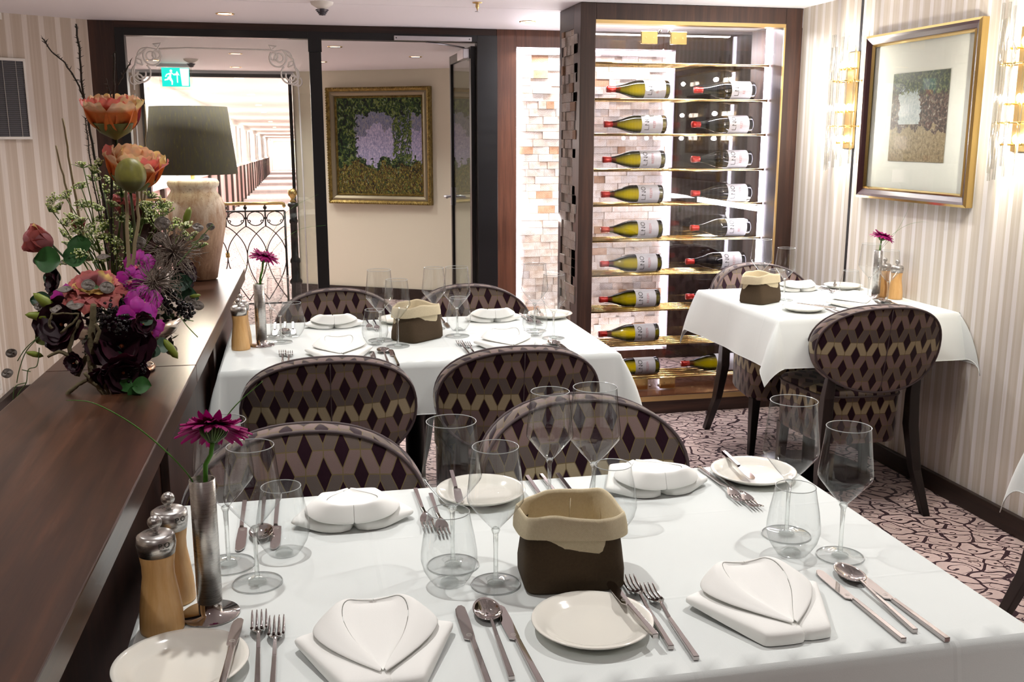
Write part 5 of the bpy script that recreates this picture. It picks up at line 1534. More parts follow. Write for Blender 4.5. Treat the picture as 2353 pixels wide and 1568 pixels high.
# wall table
plate(1.940, 3.512, 'bread plate at the near corner of the wall table, beside the bread bag'.replace('near corner', 'outer corner'))
bknife(1.985, 3.500, 30, 'butter knife on the plate beside the wall table bread bag')
fork(2.028, 3.500, 2, 'fork beside the plate on the wall table, plate side')
fork(2.052, 3.480, 0, 'fork beside the plate on the wall table, napkin side')
nap(2.200, 3.600, 0, 'white folded napkin on the wall table in front of the whole chair back')
knife(2.330, 3.530, 0, 'knife on the wall table partly hidden by the chair back')
spoon(2.362, 3.545, 0, 'spoon on the wall table partly hidden by the chair back')
tumb(2.285, 3.760, 'water tumbler on the wall table beside the vase glasses')
big(2.318, 3.672, 'tall wine glass before the steel vase on the wall table')
small(2.350, 3.585, 'small wine glass in front of the mills on the wall table')
VA.put((2.392, 3.735, ZT), 0, 'steel tube vase with gerbera on the wall table', 'steel tube vases')
VM3 = (2.392, 3.735, ZT + 0.2035)
g = make_gerbera((0.008, 0.0, 0.045), (0.32, -0.12, 1.0)); g.location = VM3; g['label'] = 'dark magenta gerbera against the striped wall'; g['group'] = 'magenta gerberas'
blade([(0.006, 0, -0.05), (0.008, 0, 0.0), (0.035, -0.015, 0.055), (0.075, -0.06, 0.105), (0.105, -0.11, 0.125), (0.112, -0.16, 0.128)], 0.0007, 'thin grass blade arching along the striped wall', VM3)
blade([(0.006, 0, -0.05), (0.010, 0, 0.0), (0.05, -0.03, 0.07), (0.08, -0.05, 0.15), (0.09, -0.06, 0.20)], 0.0006, 'thin upright grass blade from the wall table vase', VM3)
ML.put((2.462, 3.700, ZT), R(0), 'beech pepper mill against the striped wall', 'pepper and salt mills')
ML.put((2.452, 3.775, ZT), R(10), 'mill behind the vase glasses on the wall table', 'pepper and salt mills')
BAG.put((1.868, 3.745, ZT), R(32), 'brown bread bag with linen cuff at the edge of the wall table', 'bread bags')
nap(2.170, 4.010, 180, 'white napkin beyond the bread bag on the wall table')
plate(2.405, 4.015, 'bread plate far across the wall table by the dark wall joint')
bknife(2.375, 4.035, 150, 'butter knife on the plate across the wall table')
fork(2.290, 3.965, 180, 'fork across the wall table, napkin side')
fork(2.315, 3.945, 180, 'fork across the wall table, plate side')
tumb(1.990, 3.850, 'water tumbler behind the small wine glass by the wall table bread bag')
big(1.965, 3.945, 'tall wine glass behind the wall table bread bag')
small(1.985, 3.765, 'small wine glass beside the wall table bread bag')
knife(1.985, 4.000, 180, 'knife beyond the wall table bread bag')
spoon(2.015, 4.010, 180, 'spoon beyond the wall table bread bag')

# ------------------------------------------------------------------ iron railing and newel post beyond the glass
def railing(x0, x1, y, label, end_post=True):
    t = thing('iron_railing', label, 'railing', (0, 0, 0), 0, 'wrought iron railings in the vestibule')
    m = MB(); m.tube([(x0, y, 0.905), (x1 - 0.02, y, 0.905), (x1 - 0.004, y, 0.898), (x1, y, 0.885), (x1 - 0.012, y, 0.876)], 0.013, 10); m.build('handrail', M['gold'], t)
    m = MB()
    m.tube([(x0, y, 0.845), (x1, y, 0.845)], 0.0075, 6); m.tube([(x0, y, 0.10), (x1, y, 0.10)], 0.0075, 6)
    n = max(2, round((x1 - x0) / 0.146)); dx = (x1 - x0) / n
    m.tube([(x1, y, 0.0), (x1, y, 0.845)], 0.010, 6); m.tube([(x0, y, 0.0), (x0, y, 0.845)], 0.010, 6)
    m.build('frame', M['iron'], t)
    for k in range(1, n):
        x = x0 + k * dx
        m = MB(); m.tube([(x, y, 0.72), (x, y, 0.895)], 0.007, 6)
        m.lathe([(0.0, -0.018), (0.013, -0.009), (0.015, 0.0), (0.013, 0.009), (0.0, 0.018)], 12, Matrix.Translation((x, y, 0.872)))
        m.lathe([(0.0, -0.014), (0.010, -0.006), (0.010, 0.006), (0.0, 0.014)], 12, Matrix.Translation((x, y, 0.79)))
        m.build('baluster', M['iron'], t)
    m = MB()
    for k in range(n):
        xc = x0 + (k + 0.5) * dx
        for s in (-1, 1):
            P = []
            for i in range(21):                    # C scroll
                q = i / 20; a = PI / 2 + s * (0.05 + 1.28 * PI * q); r_ = (dx * 0.44) * (1 - 0.12 * q)
                P.append((xc - 0 + r_ * math.cos(a), y, 0.785 + 0.055 * math.sin(a)))
            cx = P[-1][0] ; czz = P[-1][2]
            for i in range(1, 12):
                q = i / 11; a2 = R(-60 if s > 0 else 240) + s * q * R(330)
                P.append((cx + 0.0 + 0.012 * (1 - 0.5 * q) * math.cos(a2), y, czz + 0.012 + 0.012 * (1 - 0.5 * q) * math.sin(a2)))
            m.tube(P, 0.0042, 5)
    m.build('scroll', M['iron'], t)
    m = MB()
    for k in range(n + 1):
        for s in (-1, 1):
            P = []
            for i in range(17):
                q = i / 16; xx = x0 + k * dx + s * dx * math.sin(q * PI / 2)
                if xx < x0 - 0.001 or xx > x1 + 0.001: break
                P.append((xx, y + s * 0.003, 0.725 - 0.235 * q ** 1.25))
            if len(P) > 2: m.tube(P, 0.0042, 5)
            P = []
            for i in range(17):
                q = i / 16; xx = x0 + (k) * dx + s * dx * math.cos(q * PI / 2)
                if xx < x0 - 0.001 or xx > x1 + 0.001: continue
                P.append((xx, y + s * 0.003, 0.49 - 0.36 * q))
            if len(P) > 2: m.tube(P, 0.0042, 5)
    m.build('lattice', M['iron'], t)
    for k in range(1, n, 2):
        x = x0 + k * dx
        m = MB()
        for a in range(4):
            an = a * PI / 2 + PI / 4
            m.lathe([(0.0, -0.016), (0.008, -0.006), (0.006, 0.006), (0, 0.016)], 8, Matrix.Translation((x + 0.012 * math.cos(an), y - 0.008, 0.50 + 0.012 * math.sin(an))))
        m.lathe([(0, -0.008), (0.009, 0), (0, 0.008)], 10, Matrix.Translation((x, y - 0.014, 0.50)))
        m.build('rosette', M['gold'], t)
railing(-0.99, -0.075, 8.2, 'black wrought iron railing with brass handrail beside the newel post')
railing(-1.75, -0.98, 8.85, 'far stretch of iron railing seen between vase twigs and lampshade')
t = thing('newel_post', 'black iron newel post topped by a shiny brass ball', 'post', (-0.008, 8.2, 0.0))
MB().lathe([(0.0, 0.0), (0.055, 0.0), (0.055, 0.03), (0.042, 0.05), (0.040, 0.25), (0.050, 0.26), (0.050, 0.28), (0.036, 0.30), (0.036, 0.42), (0.042, 0.43), (0.040, 0.45), (0.029, 0.47), (0.027, 0.74), (0.034, 0.75), (0.034, 0.77), (0.028, 0.78), (0.029, 0.87), (0.042, 0.885), (0.042, 0.90), (0.030, 0.91), (0.0, 0.91)], 28).build('shaft', M['iron'], t)
MB().lathe([(0.0, 0.91), (0.022, 0.91), (0.024, 0.922), (0.012, 0.935), (0.020, 0.950), (0.033, 0.968), (0.036, 0.985), (0.033, 1.004), (0.020, 1.018), (0.0, 1.022)], 28).build('brass_ball', M['gold'], t)
# flower arrangement: places of its pieces (metres, in the room)
FL_TWIGS = [([(-0.453, 2.44, 1.666), (-0.45, 2.44, 1.606), (-0.452, 2.44, 1.531), (-0.443, 2.44, 1.445), (-0.435, 2.44, 1.358), (-0.425, 2.44, 1.269), (-0.415, 2.44, 1.179), (-0.411, 2.44, 1.098)], 0.0032), ([(-0.529, 2.46, 1.636), (-0.513, 2.46, 1.608), (-0.486, 2.46, 1.583), (-0.466, 2.46, 1.546), (-0.454, 2.46, 1.508)], 0.002), ([(-0.369, 2.38, 1.6), (-0.375, 2.38, 1.529), (-0.381, 2.38, 1.435), (-0.393, 2.38, 1.34), (-0.403, 2.38, 1.244), (-0.407, 2.38, 1.146)], 0.0034), ([(-0.336, 2.38, 1.584), (-0.349, 2.38, 1.561), (-0.367, 2.38, 1.533)], 0.0018), ([(-0.447, 2.42, 1.464), (-0.444, 2.42, 1.397), (-0.441, 2.42, 1.32), (-0.432, 2.42, 1.221), (-0.422, 2.42, 1.141)], 0.0018), ([(-0.388, 2.38, 1.547), (-0.385, 2.38, 1.515), (-0.377, 2.38, 1.491)], 0.0016), ([(-0.364, 2.38, 1.397), (-0.381, 2.38, 1.376)], 0.0015)]
FL_REEDS = [([(-0.524, 2.47, 1.402), (-0.511, 2.47, 1.318), (-0.498, 2.47, 1.223), (-0.478, 2.47, 1.137)], 0.0032), ([(-0.509, 2.5, 1.463), (-0.504, 2.5, 1.357), (-0.491, 2.5, 1.226), (-0.479, 2.5, 1.133)], 0.0036), ([(-0.342, 2.6, 1.498), (-0.347, 2.6, 1.395), (-0.364, 2.6, 1.301), (-0.364, 2.6, 1.253)], 0.003), ([(-0.34, 2.58, 1.385), (-0.35, 2.58, 1.312), (-0.36, 2.58, 1.249)], 0.0034), ([(-0.355, 2.31, 1.326), (-0.358, 2.31, 1.248), (-0.361, 2.31, 1.153), (-0.375, 2.31, 1.066)], 0.0048), ([(-0.334, 2.32, 1.314), (-0.336, 2.32, 1.247), (-0.354, 2.32, 1.152), (-0.375, 2.32, 1.064)], 0.0046)]
FL_BRANCHES = [([(-0.457, 2.24, 1.037), (-0.472, 2.24, 1.014), (-0.484, 2.24, 0.977), (-0.484, 2.24, 0.929), (-0.473, 2.24, 0.917), (-0.451, 2.24, 0.956)], 0.0055), ([(-0.424, 2.22, 1.073), (-0.43, 2.22, 1.031), (-0.437, 2.22, 0.988), (-0.437, 2.22, 0.931), (-0.441, 2.22, 0.902)], 0.01), ([(-0.442, 2.22, 0.912), (-0.464, 2.22, 0.903), (-0.488, 2.22, 0.885), (-0.499, 2.22, 0.869)], 0.0055), ([(-0.45, 2.2, 0.929), (-0.434, 2.2, 0.907), (-0.414, 2.2, 0.882), (-0.406, 2.2, 0.874)], 0.0058), ([(-0.529, 2.24, 0.96), (-0.506, 2.24, 0.97), (-0.481, 2.24, 0.957), (-0.474, 2.24, 0.938)], 0.005), ([(-0.561, 2.3, 1.064), (-0.542, 2.3, 1.056), (-0.517, 2.3, 1.044)], 0.0035), ([(-0.482, 2.22, 1.056), (-0.508, 2.22, 1.055), (-0.516, 2.22, 1.034), (-0.51, 2.22, 1.024)], 0.003), ([(-0.482, 2.22, 1.056), (-0.456, 2.22, 1.053), (-0.462, 2.22, 1.041), (-0.494, 2.22, 1.014)], 0.0028), ([(-0.42, 2.2, 1.034), (-0.414, 2.2, 1.019), (-0.423, 2.2, 0.992)], 0.0045), ([(-0.331, 2.34, 1.07), (-0.299, 2.34, 1.049), (-0.267, 2.34, 1.035), (-0.247, 2.34, 1.052)], 0.0035), ([(-0.405, 2.2, 0.881), (-0.413, 2.2, 0.901), (-0.398, 2.2, 0.914), (-0.414, 2.2, 0.934)], 0.0045)]
FL_UMBELS = [((-0.471, 2.475, 1.357), 0.0166), ((-0.416, 2.367, 1.362), 0.0106), ((-0.476, 2.46, 1.31), 0.0152), ((-0.445, 2.44, 1.327), 0.0122), ((-0.505, 2.433, 1.289), 0.0142), ((-0.521, 2.43, 1.264), 0.0111), ((-0.534, 2.412, 1.261), 0.0128), ((-0.463, 2.447, 1.269), 0.017), ((-0.428, 2.474, 1.297), 0.0138), ((-0.529, 2.413, 1.282), 0.0119), ((-0.428, 2.364, 1.346), 0.0102), ((-0.41, 2.416, 1.322), 0.0122), ((-0.38, 2.406, 1.315), 0.0162), ((-0.365, 2.423, 1.307), 0.0139), ((-0.377, 2.388, 1.293), 0.0102), ((-0.482, 2.399, 1.214), 0.011), ((-0.463, 2.421, 1.217), 0.017), ((-0.437, 2.441, 1.235), 0.0113), ((-0.52, 2.467, 1.199), 0.0156), ((-0.504, 2.448, 1.175), 0.0163), ((-0.457, 2.452, 1.179), 0.0155), ((-0.424, 2.402, 1.198), 0.0169), ((-0.416, 2.475, 1.181), 0.0111), ((-0.474, 2.45, 1.149), 0.015), ((-0.44, 2.415, 1.142), 0.0137), ((-0.416, 2.419, 1.151), 0.0165), ((-0.384, 2.42, 1.181), 0.0158), ((-0.386, 2.402, 1.142), 0.0162), ((-0.334, 2.468, 1.266), 0.0132), ((-0.3, 2.428, 1.268), 0.0164), ((-0.289, 2.447, 1.252), 0.0134), ((-0.315, 2.387, 1.252), 0.0123), ((-0.281, 2.444, 1.211), 0.0112), ((-0.271, 2.469, 1.219), 0.0119), ((-0.256, 2.469, 1.193), 0.0122), ((-0.242, 2.475, 1.187), 0.0149), ((-0.218, 2.421, 1.172), 0.0136), ((-0.319, 2.438, 1.288), 0.0141), ((-0.388, 2.397, 1.103), 0.0115), ((-0.407, 2.421, 1.09), 0.0165), ((-0.342, 2.435, 1.229), 0.0105), ((-0.317, 2.458, 1.206), 0.0151), ((-0.376, 2.469, 1.216), 0.0113), ((-0.365, 2.449, 1.192), 0.0104), ((-0.478, 2.438, 1.186), 0.0119), ((-0.528, 2.387, 1.148), 0.0161), ((-0.24, 2.373, 1.222), 0.0137), ((-0.275, 2.462, 1.184), 0.0117), ((-0.385, 2.385, 1.243), 0.0162), ((-0.419, 2.411, 1.222), 0.015), ((-0.482, 2.364, 1.246), 0.0125), ((-0.468, 2.381, 1.235), 0.0147), ((-0.44, 2.37, 1.216), 0.0167), ((-0.408, 2.363, 1.199), 0.0151), ((-0.475, 2.363, 1.164), 0.0118), ((-0.45, 2.458, 1.163), 0.0111), ((-0.395, 2.382, 1.17), 0.0148), ((-0.505, 2.406, 1.229), 0.0103), ((-0.471, 2.479, 1.192), 0.0111), ((-0.42, 2.364, 1.221), 0.0124), ((-0.47, 2.434, 1.27), 0.0152), ((-0.428, 2.374, 1.264), 0.0124), ((-0.395, 2.364, 1.274), 0.0131), ((-0.329, 2.452, 1.237), 0.0152), ((-0.311, 2.468, 1.241), 0.0153), ((-0.295, 2.463, 1.261), 0.0149), ((-0.337, 2.417, 1.26), 0.0116), ((-0.319, 2.439, 1.223), 0.0122)]
FL_STEMS = [[(-0.46, 2.42, 1.359), (-0.446, 2.42, 1.202), (-0.417, 2.42, 1.019)], [(-0.468, 2.42, 1.312), (-0.443, 2.42, 1.178), (-0.417, 2.42, 1.019)], [(-0.503, 2.42, 1.289), (-0.453, 2.42, 1.166), (-0.417, 2.42, 1.019)], [(-0.535, 2.42, 1.261), (-0.483, 2.42, 1.152), (-0.417, 2.42, 1.019)], [(-0.419, 2.42, 1.3), (-0.416, 2.42, 1.171), (-0.417, 2.42, 1.019)], [(-0.439, 2.42, 1.344), (-0.429, 2.42, 1.194), (-0.417, 2.42, 1.019)], [(-0.382, 2.42, 1.314), (-0.398, 2.42, 1.178), (-0.417, 2.42, 1.019)], [(-0.382, 2.42, 1.292), (-0.405, 2.42, 1.167), (-0.417, 2.42, 1.019)], [(-0.463, 2.42, 1.217), (-0.431, 2.42, 1.129), (-0.417, 2.42, 1.019)], [(-0.51, 2.42, 1.203), (-0.468, 2.42, 1.122), (-0.417, 2.42, 1.019)], [(-0.451, 2.42, 1.182), (-0.432, 2.42, 1.111), (-0.417, 2.42, 1.019)], [(-0.407, 2.42, 1.186), (-0.413, 2.42, 1.113), (-0.417, 2.42, 1.019)], [(-0.441, 2.42, 1.142), (-0.437, 2.42, 1.091), (-0.417, 2.42, 1.019)], [(-0.384, 2.42, 1.181), (-0.398, 2.42, 1.11), (-0.417, 2.42, 1.019)], [(-0.327, 2.42, 1.269), (-0.378, 2.42, 1.155), (-0.417, 2.42, 1.019)], [(-0.285, 2.42, 1.254), (-0.359, 2.42, 1.147), (-0.417, 2.42, 1.019)], [(-0.279, 2.42, 1.214), (-0.356, 2.42, 1.127), (-0.417, 2.42, 1.019)], [(-0.251, 2.42, 1.198), (-0.339, 2.42, 1.119), (-0.417, 2.42, 1.019)], [(-0.218, 2.42, 1.172), (-0.325, 2.42, 1.106), (-0.417, 2.42, 1.019)], [(-0.392, 2.42, 1.1), (-0.401, 2.42, 1.07), (-0.417, 2.42, 1.019)], [(-0.34, 2.42, 1.23), (-0.377, 2.42, 1.135), (-0.417, 2.42, 1.019)], [(-0.369, 2.42, 1.22), (-0.383, 2.42, 1.13), (-0.417, 2.42, 1.019)], [(-0.474, 2.42, 1.188), (-0.437, 2.42, 1.114), (-0.417, 2.42, 1.019)], [(-0.244, 2.42, 1.218), (-0.32, 2.42, 1.129), (-0.417, 2.42, 1.019)], [(-0.391, 2.42, 1.241), (-0.408, 2.42, 1.141), (-0.417, 2.42, 1.019)], [(-0.493, 2.42, 1.242), (-0.456, 2.42, 1.142), (-0.417, 2.42, 1.019)], [(-0.449, 2.42, 1.212), (-0.437, 2.42, 1.127), (-0.417, 2.42, 1.019)], [(-0.486, 2.42, 1.158), (-0.449, 2.42, 1.099), (-0.417, 2.42, 1.019)], [(-0.401, 2.42, 1.166), (-0.406, 2.42, 1.103), (-0.417, 2.42, 1.019)], [(-0.46, 2.42, 1.197), (-0.432, 2.42, 1.119), (-0.417, 2.42, 1.019)], [(-0.468, 2.42, 1.271), (-0.438, 2.42, 1.157), (-0.417, 2.42, 1.019)], [(-0.404, 2.42, 1.27), (-0.414, 2.42, 1.156), (-0.417, 2.42, 1.019)], [(-0.305, 2.42, 1.244), (-0.362, 2.42, 1.142), (-0.417, 2.42, 1.019)], [(-0.337, 2.42, 1.26), (-0.376, 2.42, 1.15), (-0.417, 2.42, 1.019)]]
FL_POPPY = [((-0.379, 2.38, 1.471), 0.078, (0.0, -0.15, 1.0)), ((-0.352, 2.36, 1.355), 0.08, (0.25, -0.25, 1.0))]
FL_POD = (-0.339, 2.28, 1.341)
FL_ROSES = [((-0.432, 2.28, 1.116), 0.056, (0, -0.5, 1), 'open'), ((-0.544, 2.36, 1.194), 0.03, (-0.8, -0.2, 0.35), 'bud'), ((-0.485, 2.44, 1.218), 0.014, (0, 0, 1), 'bud'), ((-0.377, 2.42, 1.26), 0.026, (0.1, -0.2, 1), 'bud')]
FL_ORCHIDS = [((-0.341, 2.24, 1.045), 0.036, (0.3, -1, 0.15)), ((-0.331, 2.27, 1.071), 0.034, (0.1, -1, 0.35)), ((-0.328, 2.3, 1.095), 0.03, (0.4, -1, 0.2)), ((-0.344, 2.33, 1.145), 0.03, (-0.2, -1, 0.4)), ((-0.359, 2.3, 1.115), 0.028, (-0.1, -1, 0.2)), ((-0.492, 2.28, 1.075), 0.032, (-0.4, -1, 0.2)), ((-0.525, 2.3, 1.049), 0.026, (-0.8, -1, 0)), ((-0.317, 2.24, 1.013), 0.026, (0.3, -1, -0.3))]
FL_MAGNOLIA = [((-0.506, 2.26, 1.026), 0.052, (-0.4, -1, 0.3)), ((-0.376, 2.22, 0.981), 0.062, (0.1, -1, 0.25)), ((-0.372, 2.2, 0.921), 0.045, (0.3, -1, -0.3)), ((-0.254, 2.4, 1.114), 0.035, (0.9, -0.5, 0.3)), ((-0.529, 2.34, 1.11), 0.03, (-0.9, -0.5, 0.2)), ((-0.327, 2.22, 1.026), 0.022, (0.5, -1, 0.1)), ((-0.416, 2.2, 0.915), 0.026, (-0.2, -1, -0.6)), ((-0.474, 2.22, 0.947), 0.02, (-0.5, -1, 0))]
FL_SPIKY = [((-0.272, 2.36, 1.164), 0.068), ((-0.312, 2.3, 1.104), 0.064)]
FL_BERRIES = [((-0.386, 2.22, 1.038), 0.03), ((-0.369, 2.23, 1.021), 0.024), ((-0.274, 2.32, 1.051), 0.026), ((-0.252, 2.33, 1.033), 0.02), ((-0.289, 2.34, 1.068), 0.018), ((-0.344, 2.22, 0.931), 0.018), ((-0.36, 2.22, 0.908), 0.016), ((-0.405, 2.25, 1.053), 0.022), ((-0.351, 2.24, 0.951), 0.014)]
FL_PODS = [((-0.532, 2.28, 1.071), 0.024, (1, 0, -0.9)), ((-0.55, 2.28, 1.042), 0.02, (1, 0, -0.15)), ((-0.28, 2.26, 0.961), 0.02, (0.6, 0, -1)), ((-0.245, 2.44, 1.239), 0.018, (0.35, 0, 1)), ((-0.562, 2.27, 0.96), 0.014, (1, 0, -0.3)), ((-0.231, 2.36, 1.063), 0.01, (1, 0, 0.1))]
FL_COINS = [((-0.55, 2.34, 1.156), 0.018, (0, -1, 0.2)), ((-0.615, 2.3, 0.959), 0.016, (0.1, -1, 0.1)), ((-0.63, 2.3, 0.914), 0.017, (0, -1, 0.5)), ((-0.406, 2.26, 1.169), 0.022, (0, -0.2, 1)), ((-0.434, 2.24, 1.112), 0.02, (0.2, -1, 0.5)), ((-0.486, 2.26, 1.101), 0.026, (0, -0.2, 1)), ((-0.467, 2.24, 1.071), 0.026, (0.1, -0.6, 1)), ((-0.401, 2.25, 1.105), 0.022, (0.3, -1, 0.5)), ((-0.279, 2.27, 0.956), 0.018, (0, -1, 0.3)), ((-0.226, 2.36, 1.041), 0.018, (0.5, -1, 0.4)), ((-0.241, 2.36, 1.053), 0.018, (0.2, -1, 0.3)), ((-0.222, 2.44, 1.214), 0.018, (0.4, -1, 0.8)), ((-0.193, 2.44, 1.215), 0.014, (0.6, -1, 0.2)), ((-0.209, 2.44, 1.19), 0.014, (0.4, -1, 0.5)), ((-0.295, 2.4, 1.226), 0.026, (0, -1, 0.4)), ((-0.349, 2.38, 1.184), 0.024, (-0.3, -1, 0.2)), ((-0.299, 2.38, 1.195), 0.026, (0.2, -1, 0.4)), ((-0.546, 2.28, 1.062), 0.016, (0, -1, 0.8)), ((-0.292, 2.3, 1.125), 0.018, (0, -1, 0.8)), ((-0.317, 2.25, 0.967), 0.02, (0.3, -1, 0.2)), ((-0.333, 2.24, 0.98), 0.02, (0.1, -1, 0.2)), ((-0.503, 2.24, 1.063), 0.018, (-0.3, -0.6, 1))]
FL_LEAVES = [((-0.516, 2.32, 1.158), (-0.9, 0, 0.1), 0.055, 0.03, (0, -1, 0.3), 'g'), ((-0.473, 2.38, 1.172), (-0.2, 0, 1), 0.045, 0.026, (0, -1, 0.2), 'g'), ((-0.497, 2.36, 1.16), (0.8, 0, 0.1), 0.05, 0.026, (0, -1, 0.5), 'g'), ((-0.269, 2.38, 1.066), (1, 0, -0.2), 0.055, 0.024, (0, -1, 0.5), 'd'), ((-0.275, 2.36, 1.095), (0.9, 0, 0.1), 0.05, 0.022, (0, -1, 0.3), 'd'), ((-0.346, 2.18, 0.902), (0.8, -0.3, 0.1), 0.042, 0.02, (0, -1, 0.6), 'g'), ((-0.35, 2.18, 0.893), (-0.1, -0.3, -1), 0.035, 0.014, (0, -1, 0.3), 'g'), ((-0.36, 2.2, 0.903), (-0.7, -0.3, -0.3), 0.035, 0.016, (0, -1, 0.3), 'g'), ((-0.332, 2.23, 0.982), (-0.5, 0, 0.7), 0.03, 0.018, (0, -1, 0.3), 'e'), ((-0.32, 2.23, 0.957), (0.3, 0, 0.9), 0.034, 0.02, (0, -1, 0.3), 'e'), ((-0.303, 2.25, 0.971), (0.9, 0, 0.2), 0.03, 0.018, (0, -1, 0.3), 'e'), ((-0.416, 2.24, 1.002), (0.7, 0, 0.4), 0.04, 0.024, (0, -1, 0.3), 'o'), ((-0.539, 2.28, 1.0), (-0.6, 0, -0.4), 0.035, 0.018, (0, -1, 0.3), 'o'), ((-0.524, 2.36, 1.112), (-0.8, 0, 0.3), 0.04, 0.02, (0, -1, 0.5), 'e'), ((-0.541, 2.32, 1.07), (-0.9, 0, 0.2), 0.045, 0.02, (0, -1, 0.6), 'd'), ((-0.377, 2.22, 0.947), (-0.8, 0, 0.2), 0.04, 0.02, (0, -1, 0.3), 'd'), ((-0.401, 2.24, 0.905), (0.6, 0, -0.6), 0.035, 0.02, (0, -1, 0.3), 'g'), ((-0.327, 2.22, 1.031), (0.6, 0, 0.7), 0.028, 0.016, (0, -1, 0.2), 'e'), ((-0.305, 2.4, 1.141), (0.5, 0, 0.9), 0.05, 0.026, (0, -1, 0.2), 'm'), ((-0.324, 2.42, 1.179), (-0.2, 0, 1), 0.05, 0.028, (0, -1, 0.2), 'm'), ((-0.336, 2.42, 1.149), (0.9, 0, 0.4), 0.05, 0.028, (0, -1, 0.2), 'm'), ((-0.288, 2.44, 1.176), (0.9, 0, 0.2), 0.045, 0.022, (0, -1, 0.4), 'm'), ((-0.344, 2.44, 1.208), (0.3, 0, 1), 0.05, 0.03, (0, -1, 0.2), 'm'), ((-0.37, 2.44, 1.239), (0.3, 0, 1), 0.045, 0.03, (0, -1, 0.2), 'm')]
FL_TENDRILS = [[(-0.549, 2.26, 0.976), (-0.557, 2.26, 0.937), (-0.575, 2.26, 0.929), (-0.582, 2.26, 0.9), (-0.597, 2.26, 0.881), (-0.608, 2.26, 0.858), (-0.59, 2.26, 0.864)], [(-0.571, 2.26, 0.924), (-0.588, 2.26, 0.929)], [(-0.582, 2.26, 0.9), (-0.605, 2.26, 0.892), (-0.612, 2.26, 0.858), (-0.609, 2.26, 0.851)], [(-0.257, 2.26, 1.036), (-0.242, 2.26, 1.011), (-0.221, 2.26, 0.985)], [(-0.246, 2.26, 1.026), (-0.228, 2.26, 1.022)], [(-0.414, 2.26, 1.075), (-0.407, 2.26, 1.046), (-0.39, 2.26, 1.041)], [(-0.418, 2.26, 1.054), (-0.407, 2.26, 1.065)], [(-0.543, 2.26, 1.004), (-0.575, 2.26, 0.977), (-0.595, 2.26, 0.949)], [(-0.545, 2.26, 1.002), (-0.576, 2.26, 0.969), (-0.593, 2.26, 0.93), (-0.601, 2.26, 0.901)], [(-0.332, 2.26, 0.897), (-0.343, 2.26, 0.872), (-0.355, 2.26, 0.863)], [(-0.194, 2.26, 1.207), (-0.222, 2.26, 1.193)], [(-0.256, 2.26, 1.145), (-0.213, 2.26, 1.193), (-0.174, 2.26, 1.235)]]
# ------------------------------------------------------------------ flower arrangement in a footed bowl on the counter
FA = thing('flower_arrangement', 'tall dark flower arrangement in a footed copper bowl on the counter', 'flower arrangement', (-0.395, 2.42, 0.880))
FO = Vector((-0.395, 2.42, 0.880))
def rel(p): return Vector(p) - FO
rf = random.Random(21)
bowl = MB().lathe([(0.0, 0.0), (0.056, 0.0), (0.058, 0.006), (0.056, 0.012), (0.046, 0.014), (0.040, 0.020), (0.016, 0.028), (0.014, 0.040), (0.030, 0.050), (0.075, 0.066), (0.110, 0.092), (0.130, 0.128), (0.128, 0.128), (0.105, 0.095), (0.0, 0.070)], 56).build('bowl', M['bowlmetal'], FA)
MB().lathe([(0.0, 0.001), (0.0565, 0.001), (0.0590, 0.006), (0.0565, 0.0125), (0.052, 0.0135)], 56).build('foot', M['copper'], bowl)
def colmb(c):
    m = MB(); m.col = c; return m
def frame_of(d, up=(0, 0, 1)):
    return Vector(d).normalized().to_track_quat('Z', 'Y').to_matrix().to_4x4()
# moss and dark greenery filling the middle
m = MB()
for k in range(620):
    a, b = rf.uniform(0, 2 * PI), rf.uniform(-0.55, 1.0)
    r_ = 0.105 * (rf.random() ** 0.4) * math.sqrt(max(0.05, 1 - (b * 0.8) ** 2))
    c = Vector((r_ * math.cos(a), r_ * math.sin(a) - 0.02, 0.10 + 0.085 * b))
    m.col = rf.choice(((0.02, 0.035, 0.015, 1), (0.03, 0.012, 0.02, 1), (0.035, 0.05, 0.02, 1), (0.06, 0.045, 0.03, 1)))
    d = Vector((rf.uniform(-1, 1), rf.uniform(-1, 0.6), rf.uniform(-0.5, 1))).normalized(); L = rf.uniform(0.014, 0.034); s = d.cross(Vector((rf.random(), 0.3, 1))).normalized() * L * 0.3
    i = [m.vert(c), m.vert(c + d * L * 0.5 + s), m.vert(c + d * L), m.vert(c + d * L * 0.5 - s)]
    m.face(i)
m.build('moss_filling', M['leafy'], FA, kind='stuff')
def thorny(P, r_, thorns):
    m = MB(); P = [rel(p) for p in P]; Q = []
    for k in range(len(P) - 1):
        for s in range(5): Q.append(P[k].lerp(P[k + 1], s / 5) + Vector((rf.uniform(-1, 1), rf.uniform(-1, 1), rf.uniform(-1, 1))) * 0.0012)
    Q.append(P[-1]); n = len(Q)
    rad = [r_ * (0.65 + 0.5 * k / n) for k in range(n)]
    m.tube(Q, rad, 6)
    if thorns:
        L = sum((Q[k + 1] - Q[k]).length for k in range(n - 1)); cnt = int(L / 0.0042)
        for q in range(cnt):
            k = rf.randrange(n - 1); p = Q[k].lerp(Q[k + 1], rf.random()); d = Vector((rf.uniform(-1, 1), rf.uniform(-1, 1), rf.uniform(0.1, 1))).normalized()
            m.tube([p, p + d * rf.uniform(0.005, 0.011)], [0.0011, 0.0002], 4, False)
    return m
for P, r_ in FL_TWIGS: thorny(P, r_, True).build('thorny_twig', M['bark'], FA)
reedm = simple('dry_reed', '#8a7a5c', 0.8, bumps=(120, 0.5))
for P, r_ in FL_REEDS: thorny(P, r_, False).build('dry_reed', reedm, FA)
for P, r_ in FL_BRANCHES: thorny(P, r_, False).build('lichen_branch', M['lichen'], FA)
